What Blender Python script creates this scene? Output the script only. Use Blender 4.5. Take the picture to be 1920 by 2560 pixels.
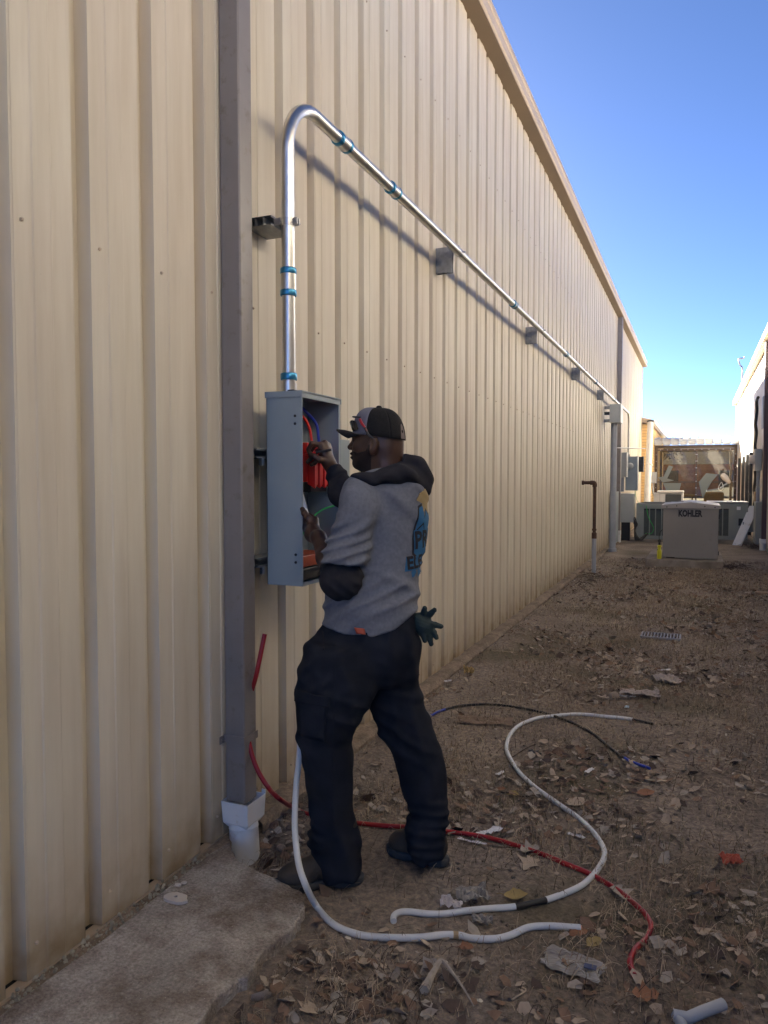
import bpy, bmesh, math, random
import numpy as np
from mathutils import Vector, Matrix
from mathutils.bvhtree import BVHTree

for o in list(bpy.data.objects):
    bpy.data.objects.remove(o)
SC = bpy.context.scene
COL = SC.collection

# ------------------------------------------------------------------ camera
FPX, VX, VY, PX0, PY0 = 1850.0, 1745.0, 1198.0, 960.0, 1280.0
CAM = np.array([1.825, 0.0, 1.525])
_p = math.atan((PY0 - VY) / FPX)
_d = np.array([(VX - PX0) / FPX, (PY0 - VY) / FPX, 1.0]); _d /= np.linalg.norm(_d)
_u = np.array([0, math.cos(_p), -math.sin(_p)]); _u -= _d * _u.dot(_d); _u /= np.linalg.norm(_u)
_r = np.cross(_d, _u); _r = -_r if _r[0] < 0 else _r
M3 = np.stack([_r, _d, _u])            # world <- (right, up, forward)
cam_data = bpy.data.cameras.new('camera')
cam_data.sensor_fit = 'VERTICAL'; cam_data.sensor_height = 36.0
cam_data.lens = 36.0 * FPX / 2560.0
cam_data.clip_start = 0.05; cam_data.clip_end = 2000.0
cam = bpy.data.objects.new('camera', cam_data); COL.objects.link(cam)
_R = Matrix([[M3[i][0], M3[i][1], -M3[i][2]] for i in range(3)]).to_4x4()
cam.matrix_world = Matrix.Translation(Vector(CAM)) @ _R
SC.camera = cam

# ------------------------------------------------------------------ light
SUN_EL = math.radians(17.5)
SUN_DIR = Vector((-3.15, 4.7, 0)).normalized() * math.cos(SUN_EL) + Vector((0, 0, math.sin(SUN_EL)))
world = bpy.data.worlds.new('World'); SC.world = world; world.use_nodes = True
nt = world.node_tree; bg = nt.nodes['Background']
sky = nt.nodes.new('ShaderNodeTexSky'); sky.sky_type = 'NISHITA'; sky.sun_disc = False
sky.sun_elevation = SUN_EL; sky.sun_rotation = math.atan2(SUN_DIR.x, SUN_DIR.y)
sky.air_density = 0.22; sky.dust_density = 0.12; sky.ozone_density = 4.0; sky.altitude = 300
nt.links.new(sky.outputs[0], bg.inputs[0]); bg.inputs[1].default_value = 0.036
sd = bpy.data.lights.new('sun', 'SUN'); sd.energy = 5.0; sd.angle = math.radians(0.5); sd.color = (1.0, 0.91, 0.76)
so = bpy.data.objects.new('sun', sd); COL.objects.link(so)
so.rotation_euler = SUN_DIR.to_track_quat('Z', 'Y').to_euler(); so.location = (-20, 30, 20)
SC.view_settings.view_transform = 'Standard'; SC.view_settings.look = 'None'
SC.view_settings.exposure = 3.75; SC.view_settings.gamma = 1.0; SC.view_settings.use_curve_mapping = False
SC.cycles.max_bounces = 10; SC.cycles.diffuse_bounces = 6

# ------------------------------------------------------------------ helpers
def ray(px, py):
    return M3 @ np.array([(px - PX0) / FPX, (PY0 - py) / FPX, 1.0])
def on(px, py, ax, val):
    r = ray(px, py); return CAM + r * (val - CAM[ax]) / r[ax]
_fh = np.array([M3[0][2], M3[1][2], 0]); _fh /= np.linalg.norm(_fh)     # horizontal depth axis w
_rh = np.array([_fh[1], -_fh[0], 0])                                    # horizontal right axis u
def W(px, py, w):
    """world point seen at a photograph pixel, w metres away (horizontal depth)"""
    r = ray(px, py); return CAM + r * w / r.dot(_fh)
def G(px, py, z=0.0):
    return on(px, py, 2, z)

def cr(pts, n=8):
    P = np.array(pts, float); Q = np.vstack([2 * P[0] - P[1], P, 2 * P[-1] - P[-2]])
    out = []
    for i in range(1, len(Q) - 2):
        for k in range(n):
            t = k / n
            out.append(0.5 * ((2 * Q[i]) + (-Q[i-1] + Q[i+1]) * t + (2*Q[i-1] - 5*Q[i] + 4*Q[i+1] - Q[i+2]) * t*t + (-Q[i-1] + 3*Q[i] - 3*Q[i+1] + Q[i+2]) * t**3))
    out.append(P[-1]); return np.array(out)

class MB:
    def __init__(s): s.v = []; s.f = []; s.mi = []; s.m = 0
    def add(s, vs, fs):
        b = len(s.v); s.v += [tuple(float(c) for c in v) for v in vs]
        s.f += [tuple(b + i for i in f) for f in fs]; s.mi += [s.m] * len(fs); return s
    def box(s, x0, x1, y0, y1, z0, z1):
        return s.add([(x0,y0,z0),(x1,y0,z0),(x1,y1,z0),(x0,y1,z0),(x0,y0,z1),(x1,y0,z1),(x1,y1,z1),(x0,y1,z1)],
              [(0,3,2,1),(4,5,6,7),(0,1,5,4),(1,2,6,5),(2,3,7,6),(3,0,4,7)])
    def obox(s, c, ax, ay, az):
        c = np.array(c, float); ax, ay, az = (np.array(a, float) for a in (ax, ay, az)); vs = []
        for k in (-1, 1):
            for a, b in ((-1,-1),(1,-1),(1,1),(-1,1)): vs.append(c + a*ax + b*ay + k*az)
        return s.add(vs, [(0,3,2,1),(4,5,6,7),(0,1,5,4),(1,2,6,5),(2,3,7,6),(3,0,4,7)])
    def tube(s, pts, r, seg=10, caps=True, squash=None):
        P = np.array(pts, float); n = len(P)
        rr = np.full(n, r) if np.isscalar(r) else np.array(r, float)
        T = np.gradient(P, axis=0); T /= np.linalg.norm(T, axis=1)[:, None] + 1e-12
        a = np.array([0, 0, 1.0]) if abs(T[0][2]) < 0.9 else np.array([1.0, 0, 0])
        N = np.cross(T[0], a); N /= np.linalg.norm(N); vs = []
        for i in range(n):
            N = N - T[i] * N.dot(T[i]); N /= np.linalg.norm(N); B = np.cross(T[i], N)
            for k in range(seg):
                t = 2 * math.pi * k / seg; vs.append(P[i] + rr[i] * (math.cos(t) * N + math.sin(t) * B))
        fs = []
        for i in range(n - 1):
            for k in range(seg):
                k2 = (k + 1) % seg; fs.append((i*seg+k, i*seg+k2, (i+1)*seg+k2, (i+1)*seg+k))
        if caps: fs += [tuple(range(seg))[::-1], tuple((n-1)*seg + k for k in range(seg))]
        return s.add(vs, fs)
    def cyl(s, a, b, r, seg=16, r2=None):
        return s.tube([a, b], [r, r if r2 is None else r2], seg)
    def lathe(s, base, prof, seg=20, axis=(0,0,1)):
        base = np.array(base, float); ax = np.array(axis, float)
        return s.tube([base + ax * h for h, r in prof], [r for h, r in prof], seg) if False else s._lathe(base, ax, prof, seg)
    def _lathe(s, base, ax, prof, seg):
        ax = ax / np.linalg.norm(ax); a = np.array([1.0,0,0]) if abs(ax[0]) < .9 else np.array([0,1.0,0])
        N = np.cross(ax, a); N /= np.linalg.norm(N); B = np.cross(ax, N); vs = []
        for h, r in prof:
            for k in range(seg):
                t = 2*math.pi*k/seg; vs.append(base + ax*h + r*(math.cos(t)*N + math.sin(t)*B))
        n = len(prof); fs = []
        for i in range(n-1):
            for k in range(seg):
                k2 = (k+1) % seg; fs.append((i*seg+k, i*seg+k2, (i+1)*seg+k2, (i+1)*seg+k))
        fs += [tuple(range(seg))[::-1], tuple((n-1)*seg+k for k in range(seg))]
        return s.add(vs, fs)
    def extr(s, prof, y0, y1):
        """closed profile of (x, z) pulled along y"""
        n = len(prof); vs = [(x, y0, z) for x, z in prof] + [(x, y1, z) for x, z in prof]
        fs = [(i, (i+1) % n, n + (i+1) % n, n + i) for i in range(n)] + [tuple(range(n))[::-1], tuple(range(n, 2*n))]
        return s.add(vs, fs)
    def build(s, name, mat, parent=None, smooth=False, bevel=0.0, recalc=True, kind=None):
        me = bpy.data.meshes.new(name); me.from_pydata(s.v, [], s.f)
        mats = mat if isinstance(mat, (list, tuple)) else [mat]
        for m in mats: me.materials.append(m)
        if len(mats) > 1: me.polygons.foreach_set('material_index', s.mi)
        if recalc:
            bm = bmesh.new(); bm.from_mesh(me); bmesh.ops.recalc_face_normals(bm, faces=bm.faces); bm.to_mesh(me); bm.free()
        o = bpy.data.objects.new(name, me); COL.objects.link(o)
        if smooth:
            me.polygons.foreach_set('use_smooth', [True] * len(me.polygons))
            if smooth != 'all':
                me.set_sharp_from_angle(angle=math.radians(40))
        if bevel:
            b = o.modifiers.new('bevel', 'BEVEL'); b.width = bevel; b.segments = 2; b.limit_method = 'ANGLE'; b.harden_normals = False
        if parent is not None:
            o.parent = parent; o.matrix_parent_inverse = Matrix.Translation(-parent.location) if parent.type == 'EMPTY' else Matrix.Identity(4)
        if kind: o['kind'] = kind
        return o

def thing(name, label, cat, loc=(0,0,0), group=None):
    o = bpy.data.objects.new(name, None); COL.objects.link(o); o.location = loc
    o.empty_display_size = 0.1
    o['label'] = label; o['category'] = cat
    if group: o['group'] = group
    return o
def tag(o, label, cat, group=None):
    o['label'] = label; o['category'] = cat
    if group: o['group'] = group
    return o
def children(o): return [c for c in bpy.data.objects if c.parent == o]
def copy_tree(o, kids, parent=None):
    c = o.copy(); COL.objects.link(c)
    if parent is not None:
        pi = o.matrix_parent_inverse.copy(); c.parent = parent; c.matrix_parent_inverse = pi
    for ch in kids.get(o.name, []): copy_tree(ch, kids, c)
    return c
def kid_map():
    k = {}
    for c in bpy.data.objects:
        if c.parent: k.setdefault(c.parent.name, []).append(c)
    return k

# value noise for geometry
_rng = np.random.RandomState(7); _LAT = _rng.rand(256, 256)
def vnoise(x, y):
    x = np.asarray(x, float); y = np.asarray(y, float)
    xi = np.floor(x).astype(int); yi = np.floor(y).astype(int); fx = x - xi; fy = y - yi
    fx = fx*fx*(3-2*fx); fy = fy*fy*(3-2*fy); g = lambda a, b: _LAT[a & 255, b & 255]
    return (g(xi,yi)*(1-fx)+g(xi+1,yi)*fx)*(1-fy) + (g(xi,yi+1)*(1-fx)+g(xi+1,yi+1)*fx)*fy

# ------------------------------------------------------------------ materials
def mat(name, col, rough=0.6, metal=0.0, var=0.0, vscale=8.0, bump=0.0, bscale=60.0, spec=0.5, dirt=None, stretch=None, col2=None, rvar=0.0, detail=4.0, grain=None):
    m = bpy.data.materials.new(name); m.use_nodes = True; t = m.node_tree; b = t.nodes['Principled BSDF']
    b.inputs['Base Color'].default_value = (*col, 1); b.inputs['Roughness'].default_value = rough
    b.inputs['Metallic'].default_value = metal; b.inputs['Specular IOR Level'].default_value = spec
    tc = t.nodes.new('ShaderNodeTexCoord'); mp = t.nodes.new('ShaderNodeMapping')
    t.links.new(tc.outputs['Object'], mp.inputs[0])
    if stretch: mp.inputs['Scale'].default_value = stretch
    out = None
    if var or col2:
        n = t.nodes.new('ShaderNodeTexNoise'); n.inputs['Scale'].default_value = vscale; n.inputs['Detail'].default_value = detail
        t.links.new(mp.outputs[0], n.inputs[0])
        r = t.nodes.new('ShaderNodeMapRange'); r.inputs[1].default_value = 0.3; r.inputs[2].default_value = 0.7
        t.links.new(n.outputs[0], r.inputs[0])
        mx = t.nodes.new('ShaderNodeMix'); mx.data_type = 'RGBA'
        c2 = col2 if col2 else tuple(min(1, c * (1 + var)) for c in col)
        c1 = col if col2 else tuple(c * (1 - var) for c in col)
        mx.inputs[6].default_value = (*c1, 1); mx.inputs[7].default_value = (*c2, 1)
        t.links.new(r.outputs[0], mx.inputs[0]); out = mx.outputs[2]
        if rvar:
            r2 = t.nodes.new('ShaderNodeMapRange'); r2.inputs[3].default_value = max(0, rough - rvar); r2.inputs[4].default_value = rough + rvar
            t.links.new(n.outputs[0], r2.inputs[0]); t.links.new(r2.outputs[0], b.inputs['Roughness'])
    if dirt:
        n2 = t.nodes.new('ShaderNodeTexNoise'); n2.inputs['Scale'].default_value = dirt[1]; n2.inputs['Detail'].default_value = 8; n2.inputs['Roughness'].default_value = 0.65
        t.links.new(mp.outputs[0], n2.inputs[0])
        r3 = t.nodes.new('ShaderNodeMapRange'); r3.inputs[1].default_value = dirt[2]; r3.inputs[2].default_value = dirt[3]; r3.clamp = True
        t.links.new(n2.outputs[0], r3.inputs[0])
        mx2 = t.nodes.new('ShaderNodeMix'); mx2.data_type = 'RGBA'
        if out: t.links.new(out, mx2.inputs[6])
        else: mx2.inputs[6].default_value = (*col, 1)
        mx2.inputs[7].default_value = (*dirt[0], 1); t.links.new(r3.outputs[0], mx2.inputs[0]); out = mx2.outputs[2]
    if grain:
        ng = t.nodes.new('ShaderNodeTexNoise'); ng.inputs['Scale'].default_value = grain[0]; ng.inputs['Detail'].default_value = 8; ng.inputs['Roughness'].default_value = 0.75
        t.links.new(mp.outputs[0], ng.inputs[0]); rg = t.nodes.new('ShaderNodeMapRange'); rg.inputs[1].default_value = 0.3; rg.inputs[2].default_value = 0.7; rg.inputs[3].default_value = 1-grain[1]; rg.inputs[4].default_value = 1+grain[1]
        t.links.new(ng.outputs[0], rg.inputs[0]); mg = t.nodes.new('ShaderNodeMix'); mg.data_type = 'RGBA'; mg.blend_type = 'MULTIPLY'; mg.inputs[0].default_value = 1.0
        if out: t.links.new(out, mg.inputs[6])
        else: mg.inputs[6].default_value = (*col, 1)
        t.links.new(rg.outputs[0], mg.inputs[7]); out = mg.outputs[2]
    if out: t.links.new(out, b.inputs['Base Color'])
    if bump:
        n3 = t.nodes.new('ShaderNodeTexNoise'); n3.inputs['Scale'].default_value = bscale; n3.inputs['Detail'].default_value = 6
        t.links.new(mp.outputs[0], n3.inputs[0])
        bp = t.nodes.new('ShaderNodeBump'); bp.inputs['Strength'].default_value = bump; bp.inputs['Distance'].default_value = 0.01
        t.links.new(n3.outputs[0], bp.inputs['Height']); t.links.new(bp.outputs[0], b.inputs['Normal'])
    return m

def wall_paint(name, col, low=(0.30,0.22,0.13)):
    """painted steel cladding: faint streaks, rust-brown grime that belongs to the foot of the wall, scuffs"""
    m = mat(name, col, rough=0.5, spec=0.22); t = m.node_tree; b = t.nodes['Principled BSDF']
    g = t.nodes.new('ShaderNodeNewGeometry'); sp = t.nodes.new('ShaderNodeSeparateXYZ'); t.links.new(g.outputs['Position'], sp.inputs[0])
    mp = t.nodes.new('ShaderNodeMapping'); mp.inputs['Scale'].default_value = (3, 9, 0.7); t.links.new(g.outputs['Position'], mp.inputs[0])
    n = t.nodes.new('ShaderNodeTexNoise'); n.inputs['Scale'].default_value = 1.3; n.inputs['Detail'].default_value = 7; n.inputs['Roughness'].default_value = 0.6
    t.links.new(mp.outputs[0], n.inputs[0])
    r = t.nodes.new('ShaderNodeMapRange'); r.inputs[1].default_value = 0.3; r.inputs[2].default_value = 0.75; t.links.new(n.outputs[0], r.inputs[0])
    mx = t.nodes.new('ShaderNodeMix'); mx.data_type = 'RGBA'
    mx.inputs[6].default_value = (*[c*1.05 for c in col], 1); mx.inputs[7].default_value = (col[0]*0.86, col[1]*0.83, col[2]*0.78, 1); t.links.new(r.outputs[0], mx.inputs[0])
    # large soft patches
    n4 = t.nodes.new('ShaderNodeTexNoise'); n4.inputs['Scale'].default_value = 1.1; n4.inputs['Detail'].default_value = 3; t.links.new(g.outputs['Position'], n4.inputs[0])
    mx4 = t.nodes.new('ShaderNodeMix'); mx4.data_type = 'RGBA'; mx4.blend_type = 'MULTIPLY'; mx4.inputs[0].default_value = 0.5
    cr4 = t.nodes.new('ShaderNodeValToRGB'); cr4.color_ramp.elements[0].color = (0.93,0.88,0.86,1); cr4.color_ramp.elements[1].color = (1,1,0.97,1)
    cr4.color_ramp.elements[0].position = 0.35; cr4.color_ramp.elements[1].position = 0.65
    t.links.new(n4.outputs[0], cr4.inputs[0]); t.links.new(mx.outputs[2], mx4.inputs[6]); t.links.new(cr4.outputs[0], mx4.inputs[7])
    # foot grime
    hz = t.nodes.new('ShaderNodeMapRange'); hz.inputs[1].default_value = 0.0; hz.inputs[2].default_value = 0.62; hz.inputs[3].default_value = 1.0; hz.inputs[4].default_value = 0.0
    t.links.new(sp.outputs[2], hz.inputs[0])
    pw = t.nodes.new('ShaderNodeMath'); pw.operation = 'POWER'; pw.inputs[1].default_value = 2.0; t.links.new(hz.outputs[0], pw.inputs[0])
    n2 = t.nodes.new('ShaderNodeTexNoise'); n2.inputs['Scale'].default_value = 7; n2.inputs['Detail'].default_value = 8; t.links.new(g.outputs['Position'], n2.inputs[0])
    mm = t.nodes.new('ShaderNodeMath'); mm.operation = 'MULTIPLY'; t.links.new(pw.outputs[0], mm.inputs[0]); t.links.new(n2.outputs[0], mm.inputs[1])
    m2 = t.nodes.new('ShaderNodeMath'); m2.operation = 'MULTIPLY'; m2.inputs[1].default_value = 1.7; m2.use_clamp = True; t.links.new(mm.outputs[0], m2.inputs[0])
    mx2 = t.nodes.new('ShaderNodeMix'); mx2.data_type = 'RGBA'; mx2.inputs[7].default_value = (*low, 1)
    t.links.new(m2.outputs[0], mx2.inputs[0]); t.links.new(mx4.outputs[2], mx2.inputs[6])
    # scuffs
    n3 = t.nodes.new('ShaderNodeTexNoise'); n3.inputs['Scale'].default_value = 23; n3.inputs['Detail'].default_value = 10; n3.inputs['Roughness'].default_value = 0.7
    t.links.new(g.outputs['Position'], n3.inputs[0])
    r3 = t.nodes.new('ShaderNodeMapRange'); r3.inputs[1].default_value = 0.70; r3.inputs[2].default_value = 0.76; r3.inputs[4].default_value = 0.6; t.links.new(n3.outputs[0], r3.inputs[0])
    mx3 = t.nodes.new('ShaderNodeMix'); mx3.data_type = 'RGBA'; mx3.inputs[7].default_value = (0.2,0.16,0.12,1)
    t.links.new(r3.outputs[0], mx3.inputs[0]); t.links.new(mx2.outputs[2], mx3.inputs[6]); t.links.new(mx3.outputs[2], b.inputs['Base Color'])
    # oil-canning waviness
    mp5 = t.nodes.new('ShaderNodeMapping'); mp5.inputs['Scale'].default_value = (1, 4, 0.8); t.links.new(g.outputs['Position'], mp5.inputs[0])
    n5 = t.nodes.new('ShaderNodeTexNoise'); n5.inputs['Scale'].default_value = 2.0; n5.inputs['Detail'].default_value = 1; t.links.new(mp5.outputs[0], n5.inputs[0])
    bp = t.nodes.new('ShaderNodeBump'); bp.inputs['Strength'].default_value = 0.12; bp.inputs['Distance'].default_value = 0.01
    t.links.new(n5.outputs[0], bp.inputs['Height']); t.links.new(bp.outputs[0], b.inputs['Normal'])
    return m

M_tan = wall_paint('tan_painted_steel', (0.68, 0.635, 0.54))
M_white_wall = wall_paint('white_painted_steel', (0.80, 0.78, 0.74), low=(0.45,0.38,0.30))
M_trim = mat('tan_trim_paint', (0.42, 0.33, 0.24), 0.5, var=0.06, vscale=3)
M_gutter = mat('gutter_paint', (0.50, 0.41, 0.31), 0.45, var=0.08, vscale=2)
M_brown = mat('brown_downspout_paint', (0.235, 0.215, 0.21), 0.4, var=0.08, vscale=6, dirt=((0.16,0.13,0.11), 14, 0.56, 0.74))
M_dark = mat('black_gap', (0.015, 0.015, 0.015), 0.9)
M_pvc = mat('white_pvc', (0.78, 0.80, 0.82), 0.38, var=0.03, vscale=6, dirt=((0.42,0.33,0.2), 9, 0.58, 0.78))
M_pvcg = mat('grey_pvc', (0.34, 0.37, 0.42), 0.5, var=0.07, vscale=5)
M_pvcw = mat('offwhite_pvc', (0.62, 0.60, 0.58), 0.5, var=0.06, vscale=4)
M_emt = mat('galvanised_conduit', (0.60, 0.60, 0.585), 0.33, metal=1.0, var=0.08, vscale=9, rvar=0.06, bump=0.02, bscale=30)
M_galv = mat('galvanised_strut', (0.27, 0.28, 0.29), 0.45, metal=0.4, var=0.2, vscale=25, rvar=0.1)
M_blue = mat('blue_fitting_ring', (0.05, 0.26, 0.45), 0.3, metal=0.7, var=0.1)
M_box = mat('grey_enclosure_paint', (0.27, 0.33, 0.37), 0.40, var=0.05, vscale=5, bump=0.03, bscale=200)
M_box_lt = mat('pale_enclosure_paint', (0.42, 0.45, 0.45), 0.45, var=0.06, vscale=5)
M_gray = mat('generator_paint', (0.26, 0.245, 0.23), 0.5, var=0.05, vscale=2.5, bump=0.02, bscale=200, dirt=((0.18,0.16,0.14), 3.0, 0.6, 0.8))
M_graytop = mat('generator_lid', (0.36, 0.34, 0.32), 0.5, var=0.06, vscale=5)
M_ac = mat('condenser_paint', (0.27, 0.30, 0.29), 0.5, var=0.06, vscale=4)
M_acdark = mat('condenser_coil', (0.05, 0.055, 0.06), 0.7)
M_black = mat('black_plastic', (0.02, 0.02, 0.02), 0.45)
M_ink = mat('black_lettering', (0.012, 0.013, 0.016), 0.5)
M_rust = mat('rusty_pipe', (0.085, 0.045, 0.03), 0.75, var=0.3, vscale=20, bump=0.2, bscale=80)
M_conc = mat('concrete', (0.30, 0.265, 0.23), 0.9, var=0.18, vscale=3, bump=0.5, bscale=60, dirt=((0.13,0.105,0.08), 2.2, 0.45, 0.72))
M_conc2 = mat('curb_concrete', (0.26, 0.20, 0.145), 0.9, grain=(60,0.45), var=0.25, vscale=5, bump=0.7, bscale=45, dirt=((0.11,0.085,0.06), 6, 0.45, 0.7))
M_red = mat('red_cable_jacket', (0.33, 0.012, 0.02), 0.33, var=0.08)
M_redp = mat('red_plastic', (0.55, 0.015, 0.012), 0.4)
M_orange = mat('orange_plastic', (0.42, 0.075, 0.03), 0.45)
M_whitec = mat('white_cable_jacket', (0.66, 0.69, 0.72), 0.42, var=0.04, vscale=20, dirt=((0.3,0.25,0.2), 22, 0.64, 0.72))
M_bluec = mat('blue_cable_jacket', (0.02, 0.05, 0.42), 0.35)
M_green = mat('green_wire', (0.05, 0.5, 0.12), 0.4)
M_yellow = mat('yellow_plastic', (0.62, 0.60, 0.03), 0.4)
M_steel = mat('steel_screw', (0.45, 0.45, 0.46), 0.3, metal=1.0)
M_copper = mat('copper', (0.75, 0.36, 0.2), 0.3, metal=1.0)
M_glass = None
# ================================================================== GROUND
def hfun(x, y):
    x = np.asarray(x, float); y = np.asarray(y, float)
    h = 0.030*(vnoise(x*1.3+9, y*1.3+5)-0.5) + 0.016*(vnoise(x*4.1, y*4.1)-0.5) + 0.010*(vnoise(x*13+3, y*13)-0.5) + 0.006*(vnoise(x*33, y*33+7)-0.5)
    near = np.clip((x-0.25)/0.4, 0.25, 1)
    h = h*near
    h = h - 0.075*np.exp(-(((x-0.15)/0.13)**2 + ((y-2.52)/0.16)**2))
    h = h + 0.02*np.exp(-((x-0.2)/0.12)**2)*(y > 3.2)
    far = np.clip((y-32)/6, 0, 1)
    return h*(1-far) - 0.004

def axis(segs):
    a = []
    for s, e, d in segs: a += list(np.arange(s, e, d))
    a.append(segs[-1][1]); return np.array(a)
xs = axis([(-400,-60,60),(-60,-4,7),(-4,-0.2,0.5),(-0.2,3.6,0.03),(3.6,8,0.8),(8,60,8),(60,400,60)])
ys = axis([(-400,-40,60),(-40,-4,6),(-4,0.6,0.4),(0.6,7,0.03),(7,14,0.07),(14,32,0.3),(32,80,4),(80,800,90)])
X, Y = np.meshgrid(xs, ys, indexing='ij'); Z = hfun(X, Y)
nx, ny = X.shape
vs = np.stack([X.ravel(), Y.ravel(), Z.ravel()], 1)
ii, jj = np.meshgrid(np.arange(nx-1), np.arange(ny-1), indexing='ij'); b0 = (ii*ny+jj).ravel()
fs = np.stack([b0, b0+ny, b0+ny+1, b0+1], 1)
me = bpy.data.meshes.new('ground'); me.from_pydata(vs.tolist(), [], fs.tolist())
me.polygons.foreach_set('use_smooth', [True]*len(me.polygons))
def ground_mat():
    m = bpy.data.materials.new('dry_dirt'); m.use_nodes = True; t = m.node_tree; b = t.nodes['Principled BSDF']
    b.inputs['Roughness'].default_value = 0.95; b.inputs['Specular IOR Level'].default_value = 0.15
    g = t.nodes.new('ShaderNodeNewGeometry')
    def noise(s, d=8, r=0.6, off=0):
        mp = t.nodes.new('ShaderNodeMapping'); mp.inputs['Location'].default_value = (off, off*2, 0); t.links.new(g.outputs['Position'], mp.inputs[0])
        n = t.nodes.new('ShaderNodeTexNoise'); n.inputs['Scale'].default_value = s; n.inputs['Detail'].default_value = d; n.inputs['Roughness'].default_value = r
        t.links.new(mp.outputs[0], n.inputs[0]); return n.outputs[0]
    def ramp(src, stops):
        r = t.nodes.new('ShaderNodeValToRGB'); e = r.color_ramp.elements
        while len(e) < len(stops): e.new(0.5)
        for k, (p, c) in enumerate(stops): e[k].position = p; e[k].color = (*c, 1)
        t.links.new(src, r.inputs[0]); return r.outputs[0]
    def mix(f, a, c2, mode='MIX'):
        x = t.nodes.new('ShaderNodeMix'); x.data_type = 'RGBA'; x.blend_type = mode
        if isinstance(f, float): x.inputs[0].default_value = f
        else: t.links.new(f, x.inputs[0])
        for i, v in ((6, a), (7, c2)):
            if isinstance(v, tuple): x.inputs[i].default_value = (*v, 1)
            else: t.links.new(v, x.inputs[i])
        return x.outputs[2]
    c = ramp(noise(1.4), [(0.32,(0.18,0.148,0.124)),(0.5,(0.24,0.203,0.173)),(0.68,(0.295,0.255,0.22))])
    c2 = ramp(noise(38, 10, 0.75, 3), [(0.30,(0.35,0.33,0.30)),(0.5,(1,1,1)),(0.7,(1.9,1.75,1.5))])
    c = mix(0.95, c, c2, 'MULTIPLY')
    sp = ramp(noise(120, 4, 0.6, 9), [(0.66,(0,0,0)),(0.72,(1,1,1))])
    c = mix(sp, c, (0.30,0.24,0.17))
    f = ramp(noise(0.9, 5, 0.6, 20), [(0.50,(0,0,0)),(0.66,(0.6,0.6,0.6))])
    c = mix(f, c, (0.10,0.088,0.045))
    t.links.new(c, b.inputs['Base Color'])
    bp = t.nodes.new('ShaderNodeBump'); bp.inputs['Strength'].default_value = 0.9; bp.inputs['Distance'].default_value = 0.012
    t.links.new(noise(55, 10, 0.7, 1), bp.inputs['Height']); t.links.new(bp.outputs[0], b.inputs['Normal'])
    return m
M_dirt = ground_mat(); me.materials.append(M_dirt)
ground = bpy.data.objects.new('ground', me); COL.objects.link(ground); ground['kind'] = 'structure'
GZ = lambda x, y: float(hfun(x, y))

# ================================================================== LEFT STEEL BUILDING
PITCH = 0.3048; REC0 = 3.0505        # centre of one recess
Y0W, Y1W = REC0 + PITCH*(-23) , 27.0
EAVE = 5.40
bld = thing('steel_building', 'long tan ribbed steel building wall on the left with a brown eave', 'building', (0, 3, 0))
def panel_profile(n=3):
    """(y, x) points of n modules, starting in the middle of a recess floor"""
    P = []; D = 0.046
    for k in range(n):
        y = k*PITCH
        P += [(y, -D), (y+0.028, -D), (y+0.0385, 0.0)]
        P += [(y+0.112, 0.0), (y+0.117, 0.0035), (y+0.182, 0.0035), (y+0.187, 0.0)]
        P += [(y+PITCH-0.0365, 0.0), (y+PITCH-0.030, -D)]
    P += [(n*PITCH, -D)]
    return P
pp = panel_profile(3)
def panel_mesh(z0, z1, prof=pp):
    zs = [z0, z1]; n = len(prof)
    mb = MB(); vs = [(x, y, z) for z in zs for y, x in prof]
    mb.add(vs, [(i, i+1, n+i+1, n+i) for i in range(n-1)])
    # lap: the panel's last edge folds over its neighbour
    mb.box(0.0005, 0.0022, 0.046, 0.058, z0, z1)
    return mb
def zf(y): return 0.022
p0 = None; y = Y0W; k = 0
while y < Y1W - 0.01:
    if p0 is None:
        p0 = panel_mesh(0.02, EAVE).build('wall_panel', M_tan, bld, recalc=False); p = p0
    else:
        p = p0.copy(); COL.objects.link(p)
    p.location = (0, y + 0.0, 0)
    # screws
    y += 3*PITCH; k += 1
YEND = y
# fasteners along the girts on the rib faces
sc = MB()
for zz in (0.12, 2.28, 4.3):
    yy = 0.2
    while yy < 12:
        c = (0.001, REC0 + PITCH*round((yy-REC0)/PITCH) + 0.075, zz)
        sc.lathe(c, [(0, 0.0065), (0.003, 0.0065), (0.004, 0.0045), (0.007, 0.004)], 6, (1,0,0)); yy += PITCH
sc.build('panel_screws', M_gutter, bld, kind='stuff')
MB().box(-0.30, -0.048, Y0W, YEND, -0.05, EAVE+0.1).build('wall_core', M_dark, bld)
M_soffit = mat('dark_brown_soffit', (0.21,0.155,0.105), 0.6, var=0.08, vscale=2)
# eave gutter: dark soffit underside, folded front face
gut = MB().extr([(-0.04,5.385),(0.135,5.385),(0.150,5.40),(0.150,5.445),(0.142,5.452),(0.142,5.505),(0.152,5.515),(0.152,5.56),(0.146,5.56),(0.146,5.55),(-0.04,5.62)], Y0W, YEND+0.02)
gut.build('eave_gutter', M_gutter, bld)
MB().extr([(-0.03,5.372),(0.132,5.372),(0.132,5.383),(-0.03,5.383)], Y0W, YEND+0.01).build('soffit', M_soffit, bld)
rf = MB().add([(0.12,Y0W,5.565),(0.12,YEND+0.05,5.565),(-14,YEND+0.05,6.7),(-14,Y0W,6.7)], [(0,1,2,3)]); rf.build('roof', M_gutter, bld)
MB().box(-14, -0.31, YEND-0.25, YEND+0.03, -0.05, 5.39).build('end_wall', M_tan, bld)
MB().extr([(-0.035,0.0),(0.012,0.0),(0.012,5.37),(-0.035,5.37)], YEND-0.07, YEND+0.04).build('corner_trim', M_gutter, bld)
# base angle
MB().box(-0.034, 0.004, Y0W, YEND, 0.0, 0.018).build('base_trim', M_trim, bld)

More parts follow.
